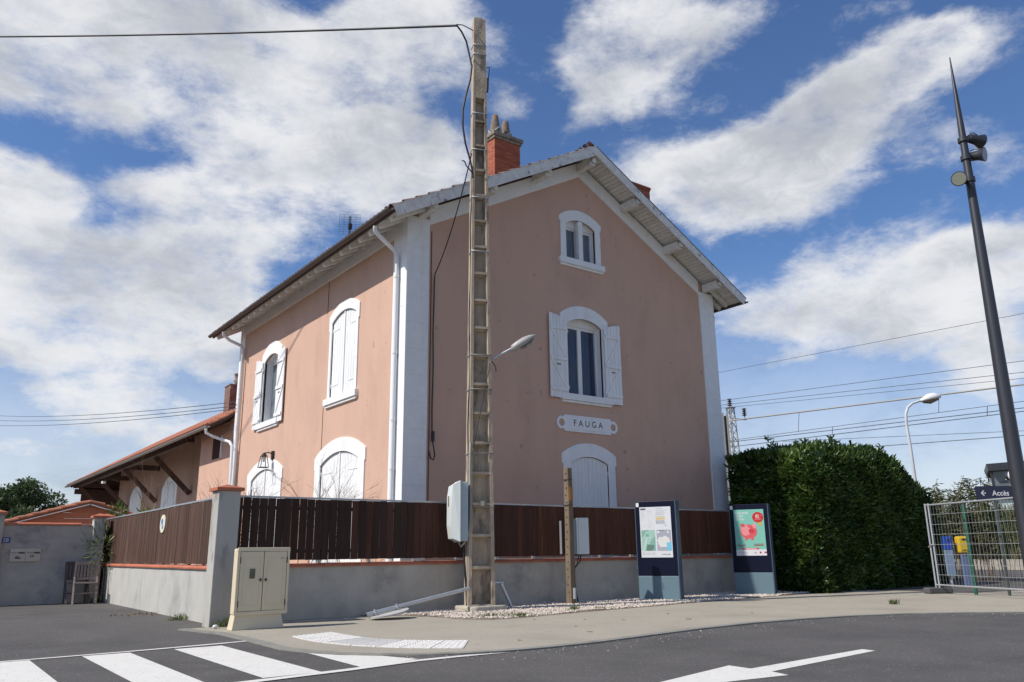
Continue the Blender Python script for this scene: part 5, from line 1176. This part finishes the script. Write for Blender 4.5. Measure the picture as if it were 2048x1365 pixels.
shrub(6.4,24.2,.4,5,1.6,'bare shrub just left of the white downpipe')
shrub(5.6,25.0,.4,4,1.45,'bare pruned shrub above the side fence in front of the goods hall', .018)
# leafy bits above fences
def leafball(name, c, r, n, size, m, label, cat, asp=.5, squash=1.):
    t = thing(name, (c[0],c[1],max(0,c[2]-r)), label, cat); q = rng.normal(0,1,(n,3)); q /= np.linalg.norm(q,axis=1)[:,None]
    P = np.array(c)+q*rng.uniform(.2,1,(n,1))*r*np.array([1,1,squash]); leaves(P, q+[0,0,.3], rng.uniform(size*.6,size*1.2,n), asp, m, 'foliage', t)
    mb = MB(); mb.tube([(c[0],c[1],0 if c[2] < 3 else c[2]-r),(c[0]+.02,c[1],c[2])],[.02,.01],5,False); mb.build('stem', M_dry, t); return t
leafball('young_shrub', (4.75,24.9,2.32), .24, 160, .11, M_laurel, 'small bright green bush above the far pillar', 'shrub')
leafball('rosette_plant', (5.0,22.5,2.1), .2, 60, .22, M_weed, 'yellow green spiky plant showing over the side fence', 'plant', .15)
leafball('bamboo_tuft', (4.10,23.0,1.35), .42, 190, .20, M_weed, 'yellowish bamboo like tuft on the pillar at the fence end', 'plant', .12, 1.5)
def tuft(x, y, n, h, w, label, z=0., spread=.1, m=M_grass):
    t = thing('weed_tuft', (x,y,z), label, 'weed', None)
    blades('blades', lambda N: (rng.normal(x,spread,N), rng.normal(y,spread*.6,N), np.full(N,z)), n, h*.4, h, w, m, .45, t)['kind'] = 'stuff'; return t
tuft(4.28,13.45,70,.17,.006,'weed tuft at the foot of the corner pillar', 0, .09)
tuft(4.16,15.6,60,.16,.008,'green weed growing at the foot of the side wall', -.03, .10, M_weed)
tuft(4.1,23.2,60,.25,.01,'weed tuft at the foot of the far gate pillar', -.03, .12, M_weed)
tuft(4.45,23.6,50,.22,.01,'second small weed at the end of the side wall', -.03,.1, M_weed)
tuft(8.35,11.85,120,.09,.006,'low grass clump in the gravel left of the pole slab', .01, .16)
tuft(8.75,11.62,110,.10,.006,'grass clump at the gravel edge in front of the pole', .01, .12)
tuft(10.25,11.95,80,.13,.007,'single bright grass tuft in the gravel right of the pole', .01, .06, M_weed)
tuft(10.9,11.9,60,.07,.007,'low weed in the gravel before the timber post', .01, .10)
tuft(16.0,8.9,50,.12,.008,'small weed growing from a crack in the pavement at the right', 0, .07)
tuft(4.10,17.6,140,.07,.012,'patch of dry brown leaves along the side wall', -.03, .35, M_dry)
leafs = thing('fallen_twig', (7.6,7.0,-.03), 'thin curved twig lying on the asphalt', 'twig'); MB().tube([(7.0,7.25,-.028),(7.25,7.12,-.02),(7.45,6.98,-.022),(7.6,6.80,-.028)],.006,5).build('stick', M_dry, leafs)
for k in range(9):
    x, y = [(8.3,9.6),(9.2,10.4),(9.6,9.9),(7.9,8.8),(10.5,9.3),(12.2,9.4),(6.5,8.6),(11.0,10.3),(8.6,11.0)][k]
    mb = MB(); a = rng.uniform(0,PI); mb.prism(Fr((x,y,.002),(math.cos(a),math.sin(a),0),(-math.sin(a),math.cos(a),0),(0,0,1)), [(0,0),(.05,.018),(.10,0),(.05,-.015)], 0, .008); o = mb.build('dead_leaf', M_dry)
    tag(o, 'small dry brown leaf on the pavement '+['left of the grass clumps, near the kerb','midway between pole and kerb','just below the bright grass tuft','beside the studded strip end','between timber post and kerb','in front of the nearer information panel','between corner cabinet and studded strip','below the timber post at the gravel','closest to the gravel corner'][k], 'leaf', 'dead leaves on the pavement')
tag(MB().tube([(4.03,13.2,.03),(4.05,13.2,.03),(4.09,13.2,.032),(4.12,13.2,.03)],[.01,.03,.028,.008],8).build('white_stone', M_rope), 'small white stone at the corner pillar foot', 'stone')

# ---------------------------------------------------------------- right hand side: mast, barrier, access
ms = thing('floodlight_mast', (18.0,7,0), 'tall tapered anthracite mast carrying three floodlights at the right', 'light mast')
MB().tube([(17.81,7,-.1),(17.88,7,3.5),(17.93,7,6),(17.99,7,9),(18.01,7,10.3),(18.045,7,12.12)],[.155,.140,.116,.088,.070,.012],20).build('mast', M_mast, ms)
Rt = Vector((.803,-.596,0)); Tb = Vector((-.58,-.81,0))
def flood(z, dr, side):
    c = Vector((17.81+.0197*z,7,z)); w = thing_part2('floodlight', ms)
    MB().cyl(c-Vector((0,0,.05)), c+Vector((0,0,.05)), .115, n=14).build('collar', M_mast, w)
    base = c+side*.22; d = dr.normalized()
    MB().tube([c+side*.1, base],.03,8).build('bracket', M_mast, w)
    MB().tube([base-d*.12, base-d*.10, base+d*.10, base+d*.21, base+d*.235],[.08,.10,.11,.155,.165],18).build('housing', M_mast, w)
    MB().tube([base+d*.236, base+d*.241],.145,18).build('lens', M_lens, w)
    MB().tube([base+Vector((0,0,.14))-d*.05, base+Vector((0,0,.17))+d*.05, base+d*.16+Vector((0,0,.14))],.012,5).build('yoke', M_mast, w)
def thing_part2(name, par):
    o = bpy.data.objects.new(name, None); COL.objects.link(o); o.parent = par; o.empty_display_size = .1; ORG[o.name] = ORG[par.name]; return o
flood(9.97, Rt*.95+Tb*-.25+Vector((0,0,-.12)), Rt*1.0+Vector((0,0,.1)))
flood(9.52, Rt*.62+Tb*.75+Vector((0,0,-.18)), Rt*.75+Vector((0,0,.2)))
flood(8.98, Rt*-.62+Tb*.75+Vector((0,0,-.25)), Rt*-.9+Vector((0,0,.05)))
# mobile construction barrier
A0 = Vector((20.24,10.14,0)); B0 = Vector((18.98,7.69,0)); dirv = (B0-A0).normalized()
BFc = Fr(A0, dirv, (0,0,1), Vector((dirv.y,-dirv.x,0)))
mf = thing('construction_barrier', tuple(A0), 'galvanised wire mesh construction fence panel closing the station access', 'fence')
PW = 3.4
for z in (.2,2.08): MB().cyl(BFc.p(0,z,0), BFc.p(PW,z,0), .02, n=10).build('rail', M_galv, mf)
for a in (0,.12,PW): MB().cyl(BFc.p(a,.04,0), BFc.p(a,2.12,0), .021, n=10).build('upright', M_galv, mf)
mb = MB()
for k in range(8): mb.cyl(BFc.p(0.14,.2+.235*k,.0), BFc.p(PW,.2+.235*k,.0), .005, n=5)
for k in range(31): mb.cyl(BFc.p(.2+k*.105,.2,.007), BFc.p(.2+k*.105,2.08,.007), .0019, n=4)
mb.build('wire_mesh', M_galv, mf)
MB().tube([BFc.p(-.03,1.08,.03),BFc.p(.06,1.14,.035),BFc.p(.15,1.13,.03)],.016,6).build('clamp', M_galv, mf)
ft = thing('barrier_foot', tuple(BFc.p(.05,0,0)), 'dark grey concrete foot block under the left end of the barrier', 'foot block')
MB().box(BFc, -.07,.17,.0,.14,-.32,.32).build('block', mat('dark_concrete_block',(.09,.088,.085),.95,var=.25,scale=9,bump=.6), ft, bevel=.03)
# fine dark mesh fence with green posts
gf_ = thing('green_post_fence', (20.25,9,0), 'low dark wire fence with green and grey posts behind the barrier', 'fence')
MB().box(WF, 20.2,20.26,9.2,9.26,-.02,2.05).build('post', mat('green_post_paint',(.012,.10,.055),.5), gf_); MB().box(WF, 20.25,20.30,8.5,8.55,-.02,2.07).build('post', mat('dark_green_grey_post',(.045,.06,.058),.5), gf_)
MB().box(WF, 20.25,20.30,6.6,6.65,-.02,2.07).build('post', mat('dark_green_grey_post2',(.045,.06,.058),.5), gf_)
mb = MB()
for k in range(60): mb.cyl((20.23,9.2-k*.05,.06),(20.23,9.2-k*.05,.9 if k < 60 else 1),.002,n=3)
for k in range(9): mb.cyl((20.232,9.2,.06+k*.10),(20.232,6.2,.06+k*.10),.002,n=3)
mb.build('mesh', M_iron, gf_)
# ticket validators
def F_(x, y): return (x, y)
vf = frame_rot((23.3,11.3,0), R(-36.7))
vb = thing('blue_notice_post', tuple(vf.p(0,0,0)), 'blue topped grey notice post behind the barrier', 'post')
MB().box(vf, 0,.24,.30,1.05,-.06,.0).build('panel', mat('pale_blue_grey_panel',(.20,.27,.36),.5), vb, bevel=.01); MB().box(vf, -.01,.25,1.0,1.36,-.08,.01).build('head', mat('bright_blue_plastic',(.01,.06,.33),.4), vb, bevel=.02); MB().cyl(vf.p(.12,-.02,-.09),vf.p(.12,1.0,-.09),.035).build('stem', M_galv, vb)
MB().box(vf, .13,.18,1.22,1.28,.011,.015).build('slot', M_dark, vb)
vy = thing('yellow_ticket_validator', tuple(vf.p(.5,0,0)), 'yellow ticket validator on a blue grey pedestal behind the barrier', 'ticket machine')
MB().box(vf, .46,.70,.0,.95,-.16,-.02).build('pedestal', mat('blue_grey_pedestal',(.12,.16,.26),.5), vy, bevel=.02)
MB().box(vf, .40,.74,.90,1.36,-.2,.03).build('head', mat('signal_yellow_plastic',(.62,.40,.01),.4), vy, bevel=.05); MB().box(vf, .50,.62,1.25,1.30,.031,.036).build('slot', M_dark, vy); MB().box(vf, .48,.66,.98,1.0,.031,.036).build('tray', M_dark, vy)
# access sign and shelter
ax = thing('access_sign', (23.1,10.1,0), 'navy direction sign reading Accès with a white left arrow above the barrier', 'sign')
XF = Fr((23.18,10.17,0), (.80,-.60,0), (0,0,1), (-.60,-.80,0))
MB().box(XF, 0,1.75,2.29,2.66,-.05,0).build('board', mat('navy_sign_face',(.018,.022,.05),.4), ax)
for a in (1.5,): MB().cyl(XF.p(a,0,-.08),XF.p(a,2.66,-.08),.04,n=10).build('post', M_mast, ax)
text(XF, 'Accès', .42, 2.405, .135, .003, M_rope, ax, sx=.98, bold=.012)
mb = MB(); mb.flat(XF, [(.14,2.465),(.25,2.465),(.25,2.485),(.14,2.485)], .003); mb.flat(XF, [(.115,2.475),(.185,2.55),(.21,2.54),(.15,2.475),(.21,2.41),(.185,2.40)], .0035); mb.build('arrow', M_rope, ax)
MB().flat(XF, ring(1.02,2.44,.012,8), .003).build('print_dot', M_rope, ax)
sh_ = thing('platform_shelter', (26.5,11.5,0), 'dark framed glass platform shelter partly behind the mast', 'shelter')
HFm = Fr((25.75,10.8,0), (.42,-.907,0), (0,0,1), (-.907,-.42,0))
MB().prism(HFm, [(-.10,3.44),(4.0,3.58),(4.0,3.36),(-.02,3.23),(-.06,3.27)], -2.4, .25).build('roof', M_mast, sh_)
MB().box(HFm, -.02,.04,2.25,3.3,-.05,.0).build('post', M_mast, sh_); MB().box(HFm, 3.8,3.88,0,3.4,-.05,.0).build('post', M_mast, sh_); MB().box(HFm, 3.8,3.88,0,3.4,-2.1,-2.05).build('post', M_mast, sh_)
MB().box(HFm, .04,3.8,2.3,3.28,-.045,-.03).build('glass', mat('grey_blue_shelter_glass',(.12,.15,.165),.08,var=.1), sh_)
dl = thing('round_lamp', (24.9,11.0,2.9), 'round white globe faced lamp above the access sign', 'lamp')
dc = XF.p(1.04,2.93,.05)
MB().cyl(dc, dc+Vector((-.58,-.81,0))*.09, .155, n=24).build('disc', M_rope, dl); MB().cyl(dc+Vector((.58,.81,0))*.2, dc-Vector((.58,.81,0))*.002, .12, .155, n=20).build('housing', M_mast, dl)
MB().tube([dc+Vector((.3,.3,-.05)),dc+Vector((.5,.2,-.22)),dc+Vector((.62,.5,-.3))],.035,8).build('arm', M_rope, dl)
# platform lamp
pl = thing('platform_lamp', (29.85,15.17,0), 'white swan neck street lamp rising behind the hedge', 'street lamp')
MB().tube([(29.86,15.17,0),(29.84,15.18,4.6),(29.82,15.2,5.6),(29.84,15.18,5.95),(29.93,15.12,6.2),(30.1,15.0,6.36),(30.36,14.8,6.46)],[.075,.055,.05,.05,.048,.045,.045],12).build('post', mat('pale_grey_post',(.55,.57,.58),.5), pl)
vs=[]; d = Vector((.80,-.58,.20)).normalized(); wv = Vector((.58,.81,0)); up = Vector((-.15,.1,.98)); b0 = Vector((30.34,14.82,6.45)); LS=[(0,.05,.05),(.12,.13,.10),(.35,.19,.20),(.6,.18,.19),(.78,.10,.08),(.82,.03,.02)]
for t,hw_,ht in LS:
    for k in range(14):
        th=2*PI*k/14; vs.append(b0+d*t+wv*hw_*math.cos(th)+up*(ht*math.sin(th) if math.sin(th)>0 else .06*math.sin(th)))
fs=[(i*14+k,i*14+(k+1)%14,(i+1)*14+(k+1)%14,(i+1)*14+k) for i in range(5) for k in range(14)]+[tuple(range(14)),tuple(70+k for k in range(14))]
MB().add(vs,fs,True).build('lamp_head', M_rope, pl)
MB().tube([b0+d*.1-up*.05,b0+d*.35-up*.10,b0+d*.7-up*.07],[.07,.10,.05],8).build('lamp_glass', mat('brownish_lamp_glass',(.20,.14,.08),.3), pl)
# railway mast and wires
rm = thing('railway_lattice_mast', (37.6,29.4,0), 'grey lattice catenary mast with insulators seen right of the house', 'mast')
lat = mat('pale_grey_lattice_steel', (.36,.35,.32), .7, var=.15, scale=6); mb = MB(); hw2 = .19; c0 = Vector((37.62,29.35,0))
hwz = lambda z: .42-.27*min(1,z/9)
for sx in (-1,1):
    for sy in (-1,1): mb.tube([c0+Vector((sx*hwz(0),sy*hwz(0),0)), c0+Vector((sx*hwz(9),sy*hwz(9),9))], .035, 4, smooth=False)
for k in range(22):
    z0, z1 = k*.41, (k+1)*.41; s_ = 1 if k%2 else -1
    for ax1 in (0,1):
        for e in (-1,1):
            p = [e*hwz(z0),s_*hwz(z0)] ; q_ = [e*hwz(z1),-s_*hwz(z1)]
            if ax1: p.reverse(); q_.reverse()
            mb.tube([c0+Vector((p[0],p[1],z0)), c0+Vector((q_[0],q_[1],z1))], .02, 4, smooth=False)
mb.build('lattice', lat, rm); MB().box(WF, 37.4,37.84,29.13,29.57,9.0,9.05).build('head_plate', lat, rm)
M_ins = mat('brown_insulator', (.05,.025,.02), .3)
def insul(x,y,z): 
    pts_=[]; rr=[]
    for k in range(4): pts_ += [(x,y,z+k*.12),(x,y,z+k*.12+.04),(x,y,z+k*.12+.08)]; rr += [.06,.16,.06]
    MB().tube(pts_, rr, 12).build('insulator', M_ins, rm)
insul(37.62,29.35,9.12); insul(38.3,28.9,8.55); MB().tube([(37.6,29.35,8.35),(38.4,28.85,8.35)],.05,6).build('arm', lat, rm); MB().cyl((38.3,28.9,8.35),(38.3,28.9,8.6),.03).build('pin', lat, rm)
MB().tube([(37.4,29.2,6.0),(38.2,28.7,6.15)],.05,6).build('arm', M_ins, rm)
rp = thing('railway_column', (34.1,27.0,0), 'slim grey steel H column in front of the lattice mast', 'mast')
cf = frame_rot((34.06,27.02,0), R(-37)); mb = MB(); mb.box(cf,-.17,-.04,0,8.05,-.15,.15); mb.box(cf,.10,.19,0,8.0,-.15,.15); mb.build('flanges', lat, rp); MB().box(cf,-.039,.099,0,7.9,-.02,.02).build('web', M_ins, rp)
for z in (5.6,3.9,2.4): MB().box(cf,-.2,.22,z,z+.12,-.17,.17).build('collar', M_ins, rp)
WR = [((37.27,29.59,11.14),(41.67,14.85,11.84),.012),((37.17,29.67,9.44),(41.34,15.09,9.51),.014),((37.15,29.68,9.18),(41.26,15.15,8.96),.014),((37.14,29.69,9.0),(41.22,15.18,8.67),.012),((37.14,29.69,8.21),(41.18,15.21,8.38),.045),((37.02,29.78,7.05),(41.07,15.29,7.58),.014),((37.01,29.79,6.97),(41.03,15.32,7.27),.02),((37.0,29.8,6.68),(41.0,15.34,7.11),.02),((40.71,27.03,7.06),(40.88,15.43,6.2),.012),((40.65,27.07,6.4),(40.85,15.46,5.99),.018)]
M_wire2 = flatmat('grey_blue_wire', (.05,.055,.065), .5)
names = ['thin topmost wire high above the hedge','upper feeder wire running from the lattice mast insulator','second feeder wire just below the upper one','third feeder wire from the side insulator','thick pale tubular beam carrying short droppers','upper catenary wire above the hedge','middle catenary wire above the hedge','contact wire lowest above the hedge','far track catenary wire behind the lamp','far track contact wire behind the lamp']
for (a,b,r),nm in zip(WR,names):
    a, b = Vector(a), Vector(b); e = b+(b-a)*.8; s0 = a-(b-a)*.1
    wire('overhead_wire', [s0,a,b,e], r, nm, 'wire', lat if r > .04 else M_wire2, 'railway overhead wires', 5)
A, B = Vector(WR[4][0]), Vector(WR[4][1]); A2, B2 = Vector(WR[5][0]), Vector(WR[5][1]); A3, B3 = Vector(WR[7][0]), Vector(WR[7][1])
for t, w_ in ((.30,'left'),(.76,'right')): wire('dropper', [A.lerp(B,t), A2.lerp(B2,t)], .014, w_+' one of two long droppers hanging from the tubular beam', 'wire', M_wire2, 'droppers between railway wires')
for t, w_ in ((.19,'first'),(.42,'second'),(.66,'third'),(.9,'fourth')): wire('dropper', [A2.lerp(B2,t), A3.lerp(B3,t)], .016, w_+' short dropper from the lattice mast between catenary and contact wire', 'wire', M_wire2, 'droppers between railway wires')
for i, (z1, z2) in enumerate(((9.97,6.14),(9.65,6.0),(9.3,5.9))):
    wire('garden_side_wire', sag((3.5-i*.2,62,z1+.15),(8.5,27.2,z2),.25), .012, ['upper of three thin wires left of the house','middle of three thin wires left of the house','lowest of three thin wires left of the house'][i], 'wire', M_wire2, 'thin wires left of the house')
print('objects', len(bpy.data.objects), 'tris', sum(len(m.polygons) for m in bpy.data.meshes))
